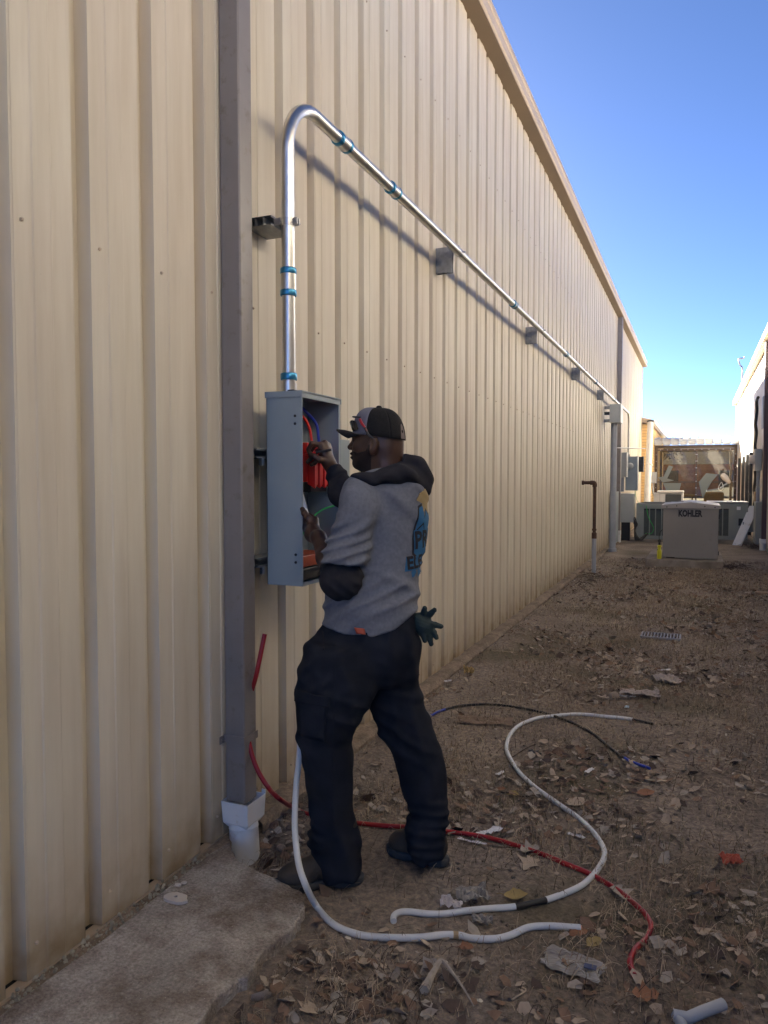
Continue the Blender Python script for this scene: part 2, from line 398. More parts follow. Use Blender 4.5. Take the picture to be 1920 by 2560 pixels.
# rough concrete curb under the wall
def rough_strip(name, x0, x1, y0, y1, z1, m, amp=0.012, step=0.05, parent=None, nx_=7):
    ys_ = np.arange(y0, y1, step); mb = MB(); vs = []; n = nx_
    for yv in ys_:
        for i in range(n):
            t = i/(n-1); xx = x0 + (x1-x0)*min(1, t*1.25) + (amp*2*(vnoise(yv*5+i, 3.3)-0.5) if t > 0 else 0)
            zz = z1 if t < 0.75 else (z1*0.55 if t < 0.95 else -0.05)
            zz += amp*(vnoise(yv*7+i*3.1, i*1.7+1)-0.5) if t < 0.95 else 0
            vs.append((xx, yv, zz))
    m_ = len(ys_); mb.add(vs, [(a*n+i, a*n+i+1, (a+1)*n+i+1, (a+1)*n+i) for a in range(m_-1) for i in range(n-1)])
    o = mb.build(name, m, parent, smooth=True, recalc=False); return o
cb = rough_strip('curb', -0.034, 0.105, 2.70, 18.5, 0.045, M_conc2); cb['kind'] = 'structure'
cb2 = rough_strip('curb', -0.034, 0.055, -1.5, 2.62, 0.012, M_conc2, 0.012, 0.03); cb2['kind'] = 'structure'

# concrete slab, lower left
def slab():
    out = [(0.075, 2.50), (0.17, 2.40), (0.30, 2.355), (0.43, 2.32), (0.53, 2.285), (0.585, 2.22), (0.605, 2.12), (0.60, 2.02), (0.585, 1.93), (0.60,1.84), (0.575, 1.74), (0.59, 1.62), (0.575,1.5), (0.57, 1.2), (0.60, 0.6), (0.58, -1.5), (0.065, -1.5), (0.07, 0.9), (0.062, 1.5), (0.075, 1.8), (0.066, 2.1), (0.06, 2.4)]
    P = cr([(a, b, 0) for a, b in out], 12)[:, :2]; P = np.concatenate([P[:-1]+(P[1:]-P[:-1])*t for t in (0,)]+[P[-1:]]); P += 0.016*(np.stack([vnoise(P[:,0]*40, P[:,1]*40), vnoise(P[:,1]*37, P[:,0]*31+4)], 1)-0.5)*(P[:,:1] > 0.1)
    bm = bmesh.new()
    top = [bm.verts.new((a, b, 0.035)) for a, b in P]; f = bm.faces.new(top)
    ex = bmesh.ops.extrude_face_region(bm, geom=[f]); vv = [g for g in ex['geom'] if isinstance(g, bmesh.types.BMVert)]
    for v in vv: v.co.z = -0.12
    bmesh.ops.recalc_face_normals(bm, faces=bm.faces)
    me = bpy.data.meshes.new('concrete_slab'); bm.to_mesh(me); bm.free(); me.materials.append(M_slab)
    o = bpy.data.objects.new('concrete_slab', me); COL.objects.link(o); o['kind'] = 'structure'
    bv = o.modifiers.new('bevel','BEVEL'); bv.width = 0.008; bv.segments = 2
    return o
M_slab = mat('slab_concrete', (0.41,0.375,0.335), 0.9, var=0.22, vscale=4.5, bump=1.0, bscale=110, grain=(85,0.5), dirt=((0.17,0.13,0.10), 5.5, 0.42, 0.64), detail=14)
tsl = M_slab.node_tree; _b = tsl.nodes['Principled BSDF']; _prev = _b.inputs['Base Color'].links[0].from_socket
_v = tsl.nodes.new('ShaderNodeTexVoronoi'); _v.inputs['Scale'].default_value = 95
_g = tsl.nodes.new('ShaderNodeNewGeometry'); tsl.links.new(_g.outputs['Position'], _v.inputs[0])
_r = tsl.nodes.new('ShaderNodeMapRange'); _r.inputs[1].default_value = 0.10; _r.inputs[2].default_value = 0.22; _r.inputs[3].default_value = 1; _r.inputs[4].default_value = 0
tsl.links.new(_v.outputs['Distance'], _r.inputs[0])
_sc = tsl.nodes.new('ShaderNodeSeparateColor'); tsl.links.new(_v.outputs['Color'], _sc.inputs[0])
_th = tsl.nodes.new('ShaderNodeMath'); _th.operation = 'GREATER_THAN'; _th.inputs[1].default_value = 0.80; tsl.links.new(_sc.outputs[0], _th.inputs[0])
_mu = tsl.nodes.new('ShaderNodeMath'); _mu.operation = 'MULTIPLY'; tsl.links.new(_th.outputs[0], _mu.inputs[0]); tsl.links.new(_r.outputs[0], _mu.inputs[1])
_mx = tsl.nodes.new('ShaderNodeMix'); _mx.data_type = 'RGBA'; _mx.inputs[7].default_value = (0.52,0.47,0.42,1); tsl.links.new(_mu.outputs[0], _mx.inputs[0]); tsl.links.new(_prev, _mx.inputs[6]); tsl.links.new(_mx.outputs[2], _b.inputs['Base Color'])
slab()

# ================================================================== NEAR DOWNSPOUT
def downspout(y0, y1, x1, ztop, zbot, label):
    t = thing('downspout', label, 'downspout', (x1/2, y0, 0))
    prof = [(0.012,y0),(x1-0.006,y0),(x1,y0+0.006),(x1,y1-0.006),(x1-0.006,y1),(0.012,y1)]
    n = len(prof); mb = MB(); mb.add([(a,b,zbot) for a,b in prof]+[(a,b,ztop) for a,b in prof], [(i,(i+1)%n,n+(i+1)%n,n+i) for i in range(n)]+[tuple(range(n))])
    mb.build('pipe', M_brown, t, bevel=0.002)
    return t
ds = downspout(2.57, 2.665, 0.103, 5.372, 0.165, 'brown rectangular downspout beside the open electrical box, foot in a white adapter')
st = MB(); zc = 0.435
st.box(0.1035, 0.1055, 2.564, 2.671, zc-0.016, zc+0.016); st.box(0.005, 0.1055, 2.5665, 2.5695, zc-0.016, zc+0.016)
st.box(0.0045, 0.007, 2.535, 2.5695, zc-0.018, zc+0.014)
st.build('strap', M_brown, ds)
MB().lathe((0.007,2.552,zc), [(0,0.005),(0.004,0.005),(0.005,0.003)], 8, (1,0,0)).build('screw', M_steel, ds)
# white adapter and drain pipe
ad = thing('drain_pipe', 'white plastic square-to-round drain adapter and pipe under the near downspout', 'pipe', (0.11,2.6,0))
hop = MB()
def ring(x0,x1,y0,y1,z): return [(x0,y0,z),(x1,y0,z),(x1,y1,z),(x0,y1,z)]
R_ = [ring(0.008,0.140,2.535,2.675,0.178), ring(0.014,0.136,2.54,2.67,0.088), ring(0.03,0.122,2.552,2.66,0.068)]
outv = R_[0]+R_[1]+R_[2]; hop.add(outv, [(a*4+i, a*4+(i+1)%4, (a+1)*4+(i+1)%4, (a+1)*4+i) for a in (0,1) for i in range(4)])
inn = ring(0.012,0.136,2.539,2.671,0.178)+ring(0.018,0.130,2.546,2.664,0.09); hop.add(inn, [(i,(i+1)%4,4+(i+1)%4,4+i) for i in range(4)])
hop.add(R_[0]+ring(0.012,0.136,2.539,2.671,0.178), [(i,(i+1)%4,4+(i+1)%4,4+i) for i in range(4)])
hop.box(0.120, 0.140, 2.672, 2.6755, 0.178, 0.196)
hop.build('hopper', M_pvc, ad, bevel=0.002)
MB().lathe((0.103,2.578,-0.16), [(0,0.063),(0.215,0.061),(0.218,0.063),(0.238,0.060)], 28, (-0.12,0.1,1)).build('pipe', M_pvc, ad, smooth=True)

# ================================================================== CONDUIT RUN
CX_ = 0.178; CZ = 3.19; CY = 2.825; CR = 0.0285
run = thing('conduit_run', 'galvanised metal conduit rising from the open box and running along the upper wall', 'conduit', (CX_, CY, 1.9))
RB = 0.25
arc = [(CX_, CY + RB - RB*math.cos(a), CZ - RB + RB*math.sin(a)) for a in np.linspace(0, math.pi/2, 18)]
MB().tube([(CX_, CY, 1.86)] + [(CX_, CY, z) for z in np.linspace(2.0, CZ-RB-0.02, 5)] + arc + [(CX_, 3.35, CZ)], CR, 24).build('riser', M_emt, run, smooth=True)
joins = [4.02, 7.05, 10.1, 13.15, 16.2]
prev = 3.37; ends = joins + [19.62]
for e in ends:
    MB().tube([(CX_, prev, CZ), (CX_, e, CZ)], CR*(1.0), 20).build('straight_length', M_emt, run, smooth=True); prev = e + 0.004
arc2 = [(CX_, 19.62 + 0.25*math.sin(a), CZ - 0.25 + 0.25*math.cos(a)) for a in np.linspace(0, math.pi/2, 10)]
MB().tube(arc2 + [(CX_, 19.87, 2.10)], CR, 16).build('drop', M_emt, run, smooth=True)
def coupling(p, d, big=True):
    d = np.array(d, float); p = np.array(p, float); L = 0.085 if big else 0.07
    o = MB().lathe(p - d*L/2, [(0,CR*1.02),(0.0,CR*1.20),(L,CR*1.20),(L,CR*1.02)], 20, d).build('coupling', M_galv if not big else M_emt, run, smooth=True)
    for s in (-1, 1):
        c = p + d*s*(L/2+0.004)
        MB().lathe(c - d*0.012, [(0,CR*1.0),(0.0,CR*1.22),(0.004,CR*1.28),(0.022,CR*1.28),(0.026,CR*1.2),(0.028,CR*1.0)], 14, d).build('compression_ring', M_blue, o, smooth=True)
    return o
coupling((CX_,CY,2.375), (0,0,1)); coupling((CX_,3.36,CZ), (0,1,0))
for e in joins: coupling((CX_, e+0.002, CZ), (0,1,0), e < 5)
# connector into the box
MB().lathe((CX_,CY,1.893), [(0,CR*1.35),(0.012,CR*1.35),(0.013,CR*1.15),(0.05,CR*1.15)], 20).build('connector', M_emt, run, smooth=True)
MB().lathe((CX_,CY,1.955), [(0,CR),(0,CR*1.24),(0.004,CR*1.30),(0.026,CR*1.30),(0.03,CR*1.2),(0.03,CR)], 14).build('compression_ring', M_blue, run, smooth=True)

def strut_profile(w=0.041, d=0.041, t=0.0026, lip=0.008):
    h = w/2
    return [(-h,0),(-h,d),(-h+lip,d),(-h+lip,d-t),(-h+t,d-t),(-h+t,t),(h-t,t),(h-t,d-t),(h-lip,d-t),(h-lip,d),(h,d),(h,0)]
def strut(mb, a, b, out, side, w=0.041, d=0.041):
    """C channel from a to b; open side towards `out`"""
    a, b, out, side = (np.array(q, float) for q in (a, b, out, side)); P = strut_profile(w, d); n = len(P)
    vs = [a + side*p[0] + out*p[1] for p in P] + [b + side*p[0] + out*p[1] for p in P]
    mb.add(vs, [(i,(i+1)%n,n+(i+1)%n,n+i) for i in range(n)]); return mb
# bracket by the riser: doubled channel standing off the wall, seen from below
br = thing('strut_bracket', 'doubled galvanised channel bracket clamping the vertical conduit beside the downspout', 'bracket', (0.05, 2.8, 2.62))
for k in range(3):
    mb = MB(); strut(mb, (0.006+0.0415*k, 2.765, 2.630), (0.006+0.0415*k, 2.93, 2.630), (1,0,0), (0,0,1)); mb.build('channel', M_galv, br)
cl = MB().lathe((CX_,CY,2.615), [(0,CR*1.01),(0,CR*1.09),(0.03,CR*1.09),(0.03,CR*1.01)], 20); cl.box(0.128,CX_-0.02,CY-0.034,CY-0.030,2.615,2.645); cl.box(0.128,CX_-0.02,CY+0.030,CY+0.034,2.615,2.645)
cl.box(CX_+0.026,CX_+0.05,CY-0.010,CY-0.007,2.615,2.645); cl.box(CX_+0.026,CX_+0.05,CY+0.008,CY+0.011,2.615,2.645)
cl.build('pipe_clamp', M_steel, br, smooth=True)
MB().cyl((CX_+0.040,CY-0.028,2.63),(CX_+0.040,CY+0.035,2.63),0.0035,8).lathe((CX_+0.040,CY+0.011,2.63),[(0,0.007),(0.007,0.007)],6,(0,1,0)).build('bolt', M_steel, br)
bk0 = thing('strut_bracket', 'first small channel bracket under the horizontal conduit', 'bracket', (0.05, 5.3, 3.12), 'channel brackets under the horizontal conduit')
for k in range(3):
    mb = MB(); strut(mb, (0.005+0.0415*k, 5.30, 3.05), (0.005+0.0415*k, 5.30, 3.235), (1,0,0), (0,1,0)); mb.build('channel', M_galv, bk0)
MB().lathe((CX_,5.285,CZ), [(0,CR*1.01),(0,CR*1.10),(0.03,CR*1.10),(0.03,CR*1.01)], 16, (0,1,0)).box(CX_-0.004,CX_+0.004,5.29,5.31,CZ+0.026,CZ+0.05).box(CX_+0.028,CX_+0.05,5.292,5.308,CZ-0.004,CZ+0.004).build('pipe_clamp', M_steel, bk0, smooth=True)
K = kid_map()
for yy, nm in ((8.4,'second channel bracket along the horizontal conduit, seen small'),(11.7,'third channel bracket along the horizontal conduit, far off'),(14.8,'fourth and farthest channel bracket, just before the grey junction box')):
    c = copy_tree(bk0, K); c.location = (0.05, yy, 3.12); c['label'] = nm

# ================================================================== OPEN ELECTRICAL BOX
EY0, EY1, EX0, EX1, EZ0, EZ1 = 2.752, 3.115, 0.108, 0.282, 1.068, 1.893
eb = thing('electrical_box', 'open grey steel electrical box mounted on channels, being wired by the man', 'electrical box', (0.11, 2.93, 1.07))
T = 0.003
c = MB(); c.box(EX0,EX0+T,EY0,EY1,EZ0,EZ1); c.box(EX0,EX1,EY0,EY0+T,EZ0,EZ1); c.box(EX0,EX1,EY1-T,EY1,EZ0,EZ1)
c.box(EX0,EX1,EY0+T,EY1-T,EZ1-T,EZ1); c.box(EX0,EX1,EY0+T,EY1-T,EZ0,EZ0+T)
# inward flange round the opening
fl = 0.016
c.box(EX1-T,EX1+0.0005,EY0+T,EY0+0.006,EZ0+T,EZ1-T); c.box(EX1-T,EX1+0.0005,EY1-fl,EY1-T,EZ0+T,EZ1-T); c.box(EX1-T,EX1+0.0005,EY0+0.006,EY1-fl,EZ1-fl*1.4,EZ1-T); c.box(EX1-T,EX1+0.0005,EY0+0.006,EY1-fl,EZ0+T,EZ0+fl)
c.build('enclosure', M_box, eb)
h = MB(); h.box(EX0-0.004,EX1+0.004,EY0-0.006,EY1+0.006,EZ1+0.001,EZ1+0.006); h.box(EX0-0.004,EX1+0.004,EY0-0.006,EY0-0.002,EZ1-0.020,EZ1+0.001); h.box(EX0-0.004,EX1+0.004,EY1+0.002,EY1+0.006,EZ1-0.020,EZ1+0.001)
h.build('rain_hood', M_box, eb)
MB().box(EX1-0.075, EX1-0.045, EY0+0.01, EY1-0.03, EZ1+0.0065, EZ1+0.013).build('gasket', M_black, eb)
for zz in (EZ1-0.10, EZ1-0.133, EZ0+0.135, EZ0+0.102):
    MB().lathe((EX1-0.032,EY0-0.001,zz), [(0,0.0062),(0.003,0.0058),(0.004,0.003)], 10, (0,-1,0)).build('screw', M_black, eb)
MB().box(EX0+T, EX0+0.02, EY0+0.06, EY1-0.06, EZ0+0.30, EZ1-0.24).build('back_plate', M_galv, eb)
MB().box(EX0+T, EX0+0.006, EY0+0.05, EY1-0.10, EZ0+0.20, EZ0+0.42).build('breaker_cutout', M_black, eb)
red = MB(); zt = EZ0+0.60
yb_ = EY1-0.175
red.box(EX0+0.02, EX1-0.058, yb_-0.04, yb_+0.155, zt-0.155, zt+0.02)
for k in range(4):
    yy = yb_-0.036 + k*0.047
    red.add([(EX1-0.058,yy,zt+0.008),(EX1-0.020,yy,zt-0.03),(EX1-0.020,yy,zt-0.185),(EX1-0.058,yy,zt-0.165),(EX1-0.058,yy+0.030,zt+0.008),(EX1-0.020,yy+0.030,zt-0.03),(EX1-0.020,yy+0.030,zt-0.165),(EX1-0.058,yy+0.030,zt-0.155)],
      [(0,1,2,3),(7,6,5,4),(0,4,5,1),(1,5,6,2),(2,6,7,3),(3,7,4,0)])
red.build('terminal_shield', M_redp, eb, bevel=0.002)
MB().box(EX0+0.01, EX1-0.05, yb_-0.02, yb_+0.13, zt-0.20, zt-0.156).build('terminal_block', M_black, eb)
MB().box(EX0+0.02, EX1-0.02, EY0+0.02, EY1-0.06, EZ0+0.075, EZ0+0.125).build('neutral_shield', M_orange, eb, bevel=0.004)
MB().box(EX0+0.02, EX1-0.02, EY0+0.015, EY1-0.03, EZ0+0.018, EZ0+0.07).build('lower_terminal_block', M_black, eb, bevel=0.004)
MB().tube(cr([(0.18,2.83,1.88),(0.20,2.93,1.83),(0.215,3.00,1.78),(0.22,3.015,1.72),(0.222,3.02,zt)],6), 0.0068, 10).build('blue_conductor', M_bluec, eb, smooth=True)
MB().tube(cr([(0.165,2.82,1.89),(0.19,2.90,1.82),(0.21,2.945,1.76),(0.222,2.955,zt)],6), 0.0062, 10).build('red_conductor', M_redp, eb, smooth=True)
MB().tube(cr([(0.19,2.90,1.26),(0.225,2.915,1.335),(0.27,2.945,1.385),(0.312,2.99,1.405),(0.345,3.03,1.425)],6), 0.0042, 8).build('green_wire', M_green, eb, smooth=True)
MB().cyl((EX1-0.06,3.09,zt-0.215),(EX1-0.035,3.085,zt-0.225),0.004,8).build('lug_screw', M_steel, eb)
# mounting channels (one thing per rail)
for zz, lab in ((1.635,'upper galvanised channel rail behind the open electrical box'),(1.165,'lower galvanised channel rail behind the open electrical box')):
    t = thing('mounting_rail', lab, 'rail', (0.05, 2.9, zz))
    for k in range(2):
        mb = MB(); strut(mb, (0.006+0.045*k, 2.70, zz), (0.006+0.045*k, 3.20, zz), (1,0,0), (0,0,1)); mb.build('channel', M_galv, t)
    MB().box(0.092,0.106,2.715,2.735,zz-0.05,zz-0.02).build('spring_nut', M_steel, t)
# second enclosure just beyond it
b2 = thing('electrical_box', 'closed grey electrical box half hidden behind the man, beyond the open box', 'electrical box', (0.11,3.5,1.3))
MB().box(0.05,0.20,3.262,3.36,1.45,1.715).build('enclosure', M_box, b2, bevel=0.003)
MB().box(0.2005,0.212,3.258,3.364,1.445,1.72).build('cover', M_box, b2, bevel=0.002)
MB().box(0.2125,0.228,3.275,3.295,1.47,1.52).build('handle', M_redp, b2, bevel=0.002)
# ================================================================== FAR LEFT: downspout, boxes, pipes
d2 = downspout(18.55, 18.68, 0.115, 5.372, 0.24, 'far brown downspout crossing behind the grey conduit pipe near the building corner')
MB().box(0.1155,0.118,18.54,18.69,2.3,2.34).build('strap', M_brown, d2)
ad2 = thing('drain_pipe', 'short white plastic drain stub under the far left downspout', 'pipe', (0.08,18.6,0))
MB().box(0.005,0.135,18.52,18.70,0.19,0.29).build('hopper', M_pvc, ad2, bevel=0.004)
MB().cyl((0.075,18.6,-0.05),(0.075,18.6,0.19),0.062,16).build('pipe', M_pvc, ad2, smooth=True)

jb = thing('junction_box', 'small grey junction box below the far end of the horizontal conduit', 'electrical box', (0.2,16,2.7))
MB().box(0.13,0.335,15.85,16.30,2.685,3.06).build('enclosure', M_box_lt, jb, bevel=0.004)
MB().box(0.336,0.352,15.84,16.31,2.68,3.07).build('cover', M_box_lt, jb, bevel=0.003)
for k, zz in enumerate((2.73, 2.88, 3.0)):
    MB().box(0.02,0.129,15.90,15.98,zz-0.03,zz+0.03).build('channel', M_galv if k != 1 else M_black, jb)
gp = thing('grey_pipe', 'thick grey plastic pipe standing from the ground to the small junction box', 'pipe', (0.2,16.1,0))
MB().lathe((0.20,16.08,-0.05), [(0,0.085),(0.13,0.085),(0.131,0.068),(2.70,0.066),(2.74,0.066)], 20).build('pipe', M_pvcg, gp, smooth=True)
rr = MB().cyl((0.24,16.15,2.18),(0.62,19.4,2.28),0.012,8)
tag(rr.build('rod', M_galv, None), 'thin horizontal rod bridging between the grey pipe and the meter boxes', 'rod')

def cabinet(name, label, x0,x1,y0,y1,z0,z1, m, cat='electrical box', cover=True, extra=None):
    t = thing(name, label, cat, ((x0+x1)/2,(y0+y1)/2,z0))
    MB().box(x0,x1,y0,y1,z0,z1).build('enclosure', m, t, bevel=0.005)
    if cover: MB().box(x1+0.001,x1+0.015,y0-0.006,y1+0.006,z0-0.006,z1+0.006).build('cover', m, t, bevel=0.003)
    return t
c1 = cabinet('electrical_cabinet', 'narrow pale electrical box, upper left beside the blue-grey meter box', 0.02,0.20,19.0,19.4,1.58,2.18, M_box_lt)
MB().box(0.04,0.15,19.1,19.2,1.22,1.575).build('conduit_stub', M_pvcg, c1)
c2 = cabinet('meter_box', 'blue-grey meter box with a round glass meter, under the conduit drop', 0.13,0.40,19.7,20.1,1.24,2.10, M_box)
MB().lathe((0.24,19.695,1.86), [(0,0.085),(0.05,0.085),(0.055,0.075),(0.11,0.07),(0.125,0.05)], 20, (0,-1,0)).build('meter', M_box_lt, c2, smooth=True)
MB().cyl((0.18,19.87,2.10),(0.18,19.87,2.16),0.04,12).build('hub', M_galv, c2)
c3 = cabinet('electrical_cabinet', 'large grey cabinet low on the wall under the meter box', 0.04,0.38,18.95,19.5,0.47,1.17, M_box_lt)
c4 = cabinet('electrical_cabinet', 'tall thin green-grey cabinet right behind the thick grey pipe', 0.02,0.14,17.2,17.75,0.10,1.24, M_box)
MB().box(0.10,0.30,19.1,19.3,-0.05,0.465).build('duct', M_black, c3)
c5 = cabinet('meter_box', 'small dark disconnect box right of the blue-grey meter box', 0.36,0.48,20.6,20.9,1.72,2.12, M_acdark)
cond = thing('cable_bundle', 'bundle of black cables curling from the grey cabinet to the ground', 'cable', (0.4,19,0))
for k in range(5):
    MB().tube(cr([(0.36+0.02*k,19.0,0.50+0.1*(k%2)),(0.42+0.015*k,18.97,0.42),(0.43,18.95,0.15+0.03*k),(0.46+0.03*k,18.9,0.05),(0.56+0.04*k,19.05,0.09+0.03*k),(0.66,19.3,0.12)],6), 0.016, 6).build('cable', M_black, cond, smooth=True)
gw = MB().tube(cr([(0.42,19.0,1.25),(0.44,19.0,1.1),(0.50,19.2,0.92),(0.62,19.4,0.80)],8), 0.004, 5)
tag(gw.build('green_wire', M_green), 'thin green wire sagging from the grey cabinet to the left condenser', 'wire')

# ---- brick annex behind the corner
def brick_mat():
    m = mat('tan_brick', (0.55,0.33,0.15), 0.85); t = m.node_tree; b = t.nodes['Principled BSDF']
    g = t.nodes.new('ShaderNodeNewGeometry'); s = t.nodes.new('ShaderNodeSeparateXYZ'); t.links.new(g.outputs['Position'], s.inputs[0])
    c = t.nodes.new('ShaderNodeCombineXYZ'); t.links.new(s.outputs[1], c.inputs[0]); t.links.new(s.outputs[2], c.inputs[1])
    k = t.nodes.new('ShaderNodeTexBrick'); k.inputs['Scale'].default_value = 1; k.inputs['Brick Width'].default_value = 0.30; k.inputs['Row Height'].default_value = 0.10
    k.inputs['Mortar Size'].default_value = 0.010; k.inputs['Color1'].default_value = (0.66,0.45,0.21,1); k.inputs['Color2'].default_value = (0.58,0.38,0.17,1); k.inputs['Mortar'].default_value = (0.42,0.28,0.15,1)
    t.links.new(c.outputs[0], k.inputs[0]); t.links.new(k.outputs[0], b.inputs['Base Color']); return m
M_brick = brick_mat()
ax_ = thing('brick_annex', 'low tan brick building lit warm, beyond the corner of the steel building', 'building', (0.3, 30, 0))
bw = MB(); 
for (a, b_) in ((YEND+0.05, 29.2), (29.32, 29.75), (29.87, 34.6), (34.72, 38.0)):
    bw.box(-3.0, 0.27, a, b_, -0.05, 3.42)
bw.build('wall', M_brick, ax_)
M_seal = mat('brown_sealant', (0.25,0.15,0.08), 0.8)
for a, b_ in ((29.2,29.32),(29.75,29.87),(34.6,34.72)): MB().box(-3, 0.25, a, b_, -0.05, 3.42).build('control_joint', M_seal, ax_)
ra = MB().extr([(-3,4.35),(-3,4.22),(0.27,3.42),(0.36,3.42),(0.36,3.56),(0.30,3.60)], YEND+0.06, 38.1); ra.build('roof', M_gutter, ax_)
MB().extr([(0.361,3.44),(0.42,3.46),(0.43,3.56),(0.361,3.56)], YEND+0.06, 38.1).build('gutter', M_pvcw, ax_)
wp = thing('white_pipe', 'big off-white downpipe slanting down from the brick building gutter', 'pipe', (0.3,25,0))
MB().tube([(0.30,26.95,3.50),(0.295,26.9,3.42),(0.10+0.33,23.2,0.10),(0.43,23.15,-0.05)], 0.098, 20).build('pipe', M_pvcw, wp, smooth=True)
MB().tube([(0.37,25.30,1.98),(0.372,25.22,1.93)], 0.106, 20).build('joint_collar', M_pvcw, wp, smooth=True)
MB().lathe((0.30,26.95,3.46), [(0,0.12),(0.06,0.12),(0.09,0.09)], 16).build('top_collar', M_black, wp, smooth=True)
sb = cabinet('disconnect_box', 'small grey disconnect box on the brick wall by the white pipe', 0.275,0.42,26.0+2.4,26.3+2.4,1.38,1.78, M_pvcg)
for k in range(2): MB().tube(cr([(0.34,28.5,1.38),(0.34,28.45,1.1-0.1*k),(0.45+0.15*k,28.2,0.75-0.2*k),(0.5+.2*k,28.0,0.5)],5),0.02,8).build('flexible_conduit', M_pvcg, sb, smooth=True)

# ================================================================== GENERATOR
gn = thing('generator', 'grey standby generator with KOHLER lettering on a concrete pad', 'generator', (1.71,14.2,0.13))
gx0,gx1,gy0,gy1,gz0,gz1 = 1.272,2.162,13.9,15.3,0.142,1.045
MB().box(gx0,gx1,gy0,gy1,gz0,gz1).build('housing', M_gray, gn, bevel=0.008)
xm=(gx0+gx1)/2
lid = MB().extr([(gx0-0.03,gz1-0.03),(gx1+0.03,gz1-0.03),(gx1+0.03,gz1+0.03),(xm,gz1+0.085),(gx0-0.03,gz1+0.03)], gy0-0.03, gy1+0.03)
lid.build('lid', M_graytop, gn, bevel=0.006)
for xx in (gx0+0.06, gx0+0.22, gx1-0.22, gx1-0.06):
    MB().lathe((xx,gy0-0.0305,gz1-0.005+ (0.02 if abs(xx-xm)<0.3 else 0)), [(0,0.010),(0.004,0.010),(0.006,0.006)], 8, (0,-1,0)).build('lid_screw', M_dark, gn)
MB().box(gx0+0.14,gx0+0.33,gy0+0.02,gy0+0.10,gz1+0.085,gz1+0.093).build('lid_latch', M_black, gn)
for zz in (0.25,0.60,0.88): MB().box(gx1+0.0005,gx1+0.014,gy0+0.02,gy0+0.05,zz-0.035,zz+0.035).build('hinge', M_black, gn)
MB().box(gx0+0.06,gx0+0.20,gy0-0.012,gy0-0.001,gz0+0.003,gz0+0.018).build('base_clip', M_black, gn)
def text_mesh(s, size, mat_, loc, xdir, zdir, parent, name='lettering', depth=0.002, bold=0.0, center=True, res=3):
    cu = bpy.data.curves.new(name, 'FONT'); cu.body = s; cu.size = size; cu.extrude = depth; cu.offset = bold; cu.resolution_u = res
    if center: cu.align_x = 'CENTER'
    cu.align_y = 'CENTER'
    tmp = bpy.data.objects.new('tmp_text', cu); COL.objects.link(tmp)
    dg = bpy.context.evaluated_depsgraph_get(); me = bpy.data.meshes.new_from_object(tmp.evaluated_get(dg)); bpy.data.objects.remove(tmp)
    x = Vector(xdir).normalized(); z = Vector(zdir).normalized(); n = x.cross(z)
    R = Matrix((x, z, n)).transposed().to_4x4(); me.transform(Matrix.Translation(Vector(loc)) @ R)
    me.materials.clear(); me.materials.append(mat_); me.name = name
    o = bpy.data.objects.new(name, me); COL.objects.link(o)
    if parent is not None: o.parent = parent; o.matrix_parent_inverse = Matrix.Translation(-parent.location)
    return o
lt = text_mesh('KOHLER', 0.150, M_ink, (1.708, gy0-0.004, 0.925), (1,0,0), (0,0,1), gn, depth=0.0025, bold=0.0075)
_w = max(v.co.x for v in lt.data.vertices) - min(v.co.x for v in lt.data.vertices)
_k = 0.385/_w
for v in lt.data.vertices: v.co.x = 1.708 + (v.co.x-1.708)*_k
pad = MB().box(1.00,2.255,13.72,15.6,-0.06,0.128).build('generator_pad', M_conc, None, bevel=0.015); tag(pad, 'concrete pad the grey generator stands on', 'concrete pad')

sbt = thing('spray_bottle', 'yellow pressure sprayer bottle standing on the pad corner left of the generator', 'bottle', (1.235,13.83,0.13))
MB().lathe((1.222,13.80,0.129), [(0,0.034),(0.01,0.038),(0.13,0.038),(0.155,0.033),(0.165,0.026),(0.20,0.026),(0.215,0.036),(0.24,0.034),(0.245,0.012)], 16).build('bottle', M_yellow, sbt, smooth=True)
MB().lathe((1.222,13.80,0.374), [(0,0.02),(0.05,0.018),(0.055,0.03),(0.08,0.03),(0.10,0.012)], 12).box(1.185,1.22,13.79,13.81,0.20,0.30).build('pump_head', M_black, sbt)
MB().tube(cr([(1.222,13.80,0.44),(1.215,13.79,0.52),(1.235,13.79,0.60),(1.27,13.79,0.65)],5),0.006,6).build('hose', M_black, sbt)

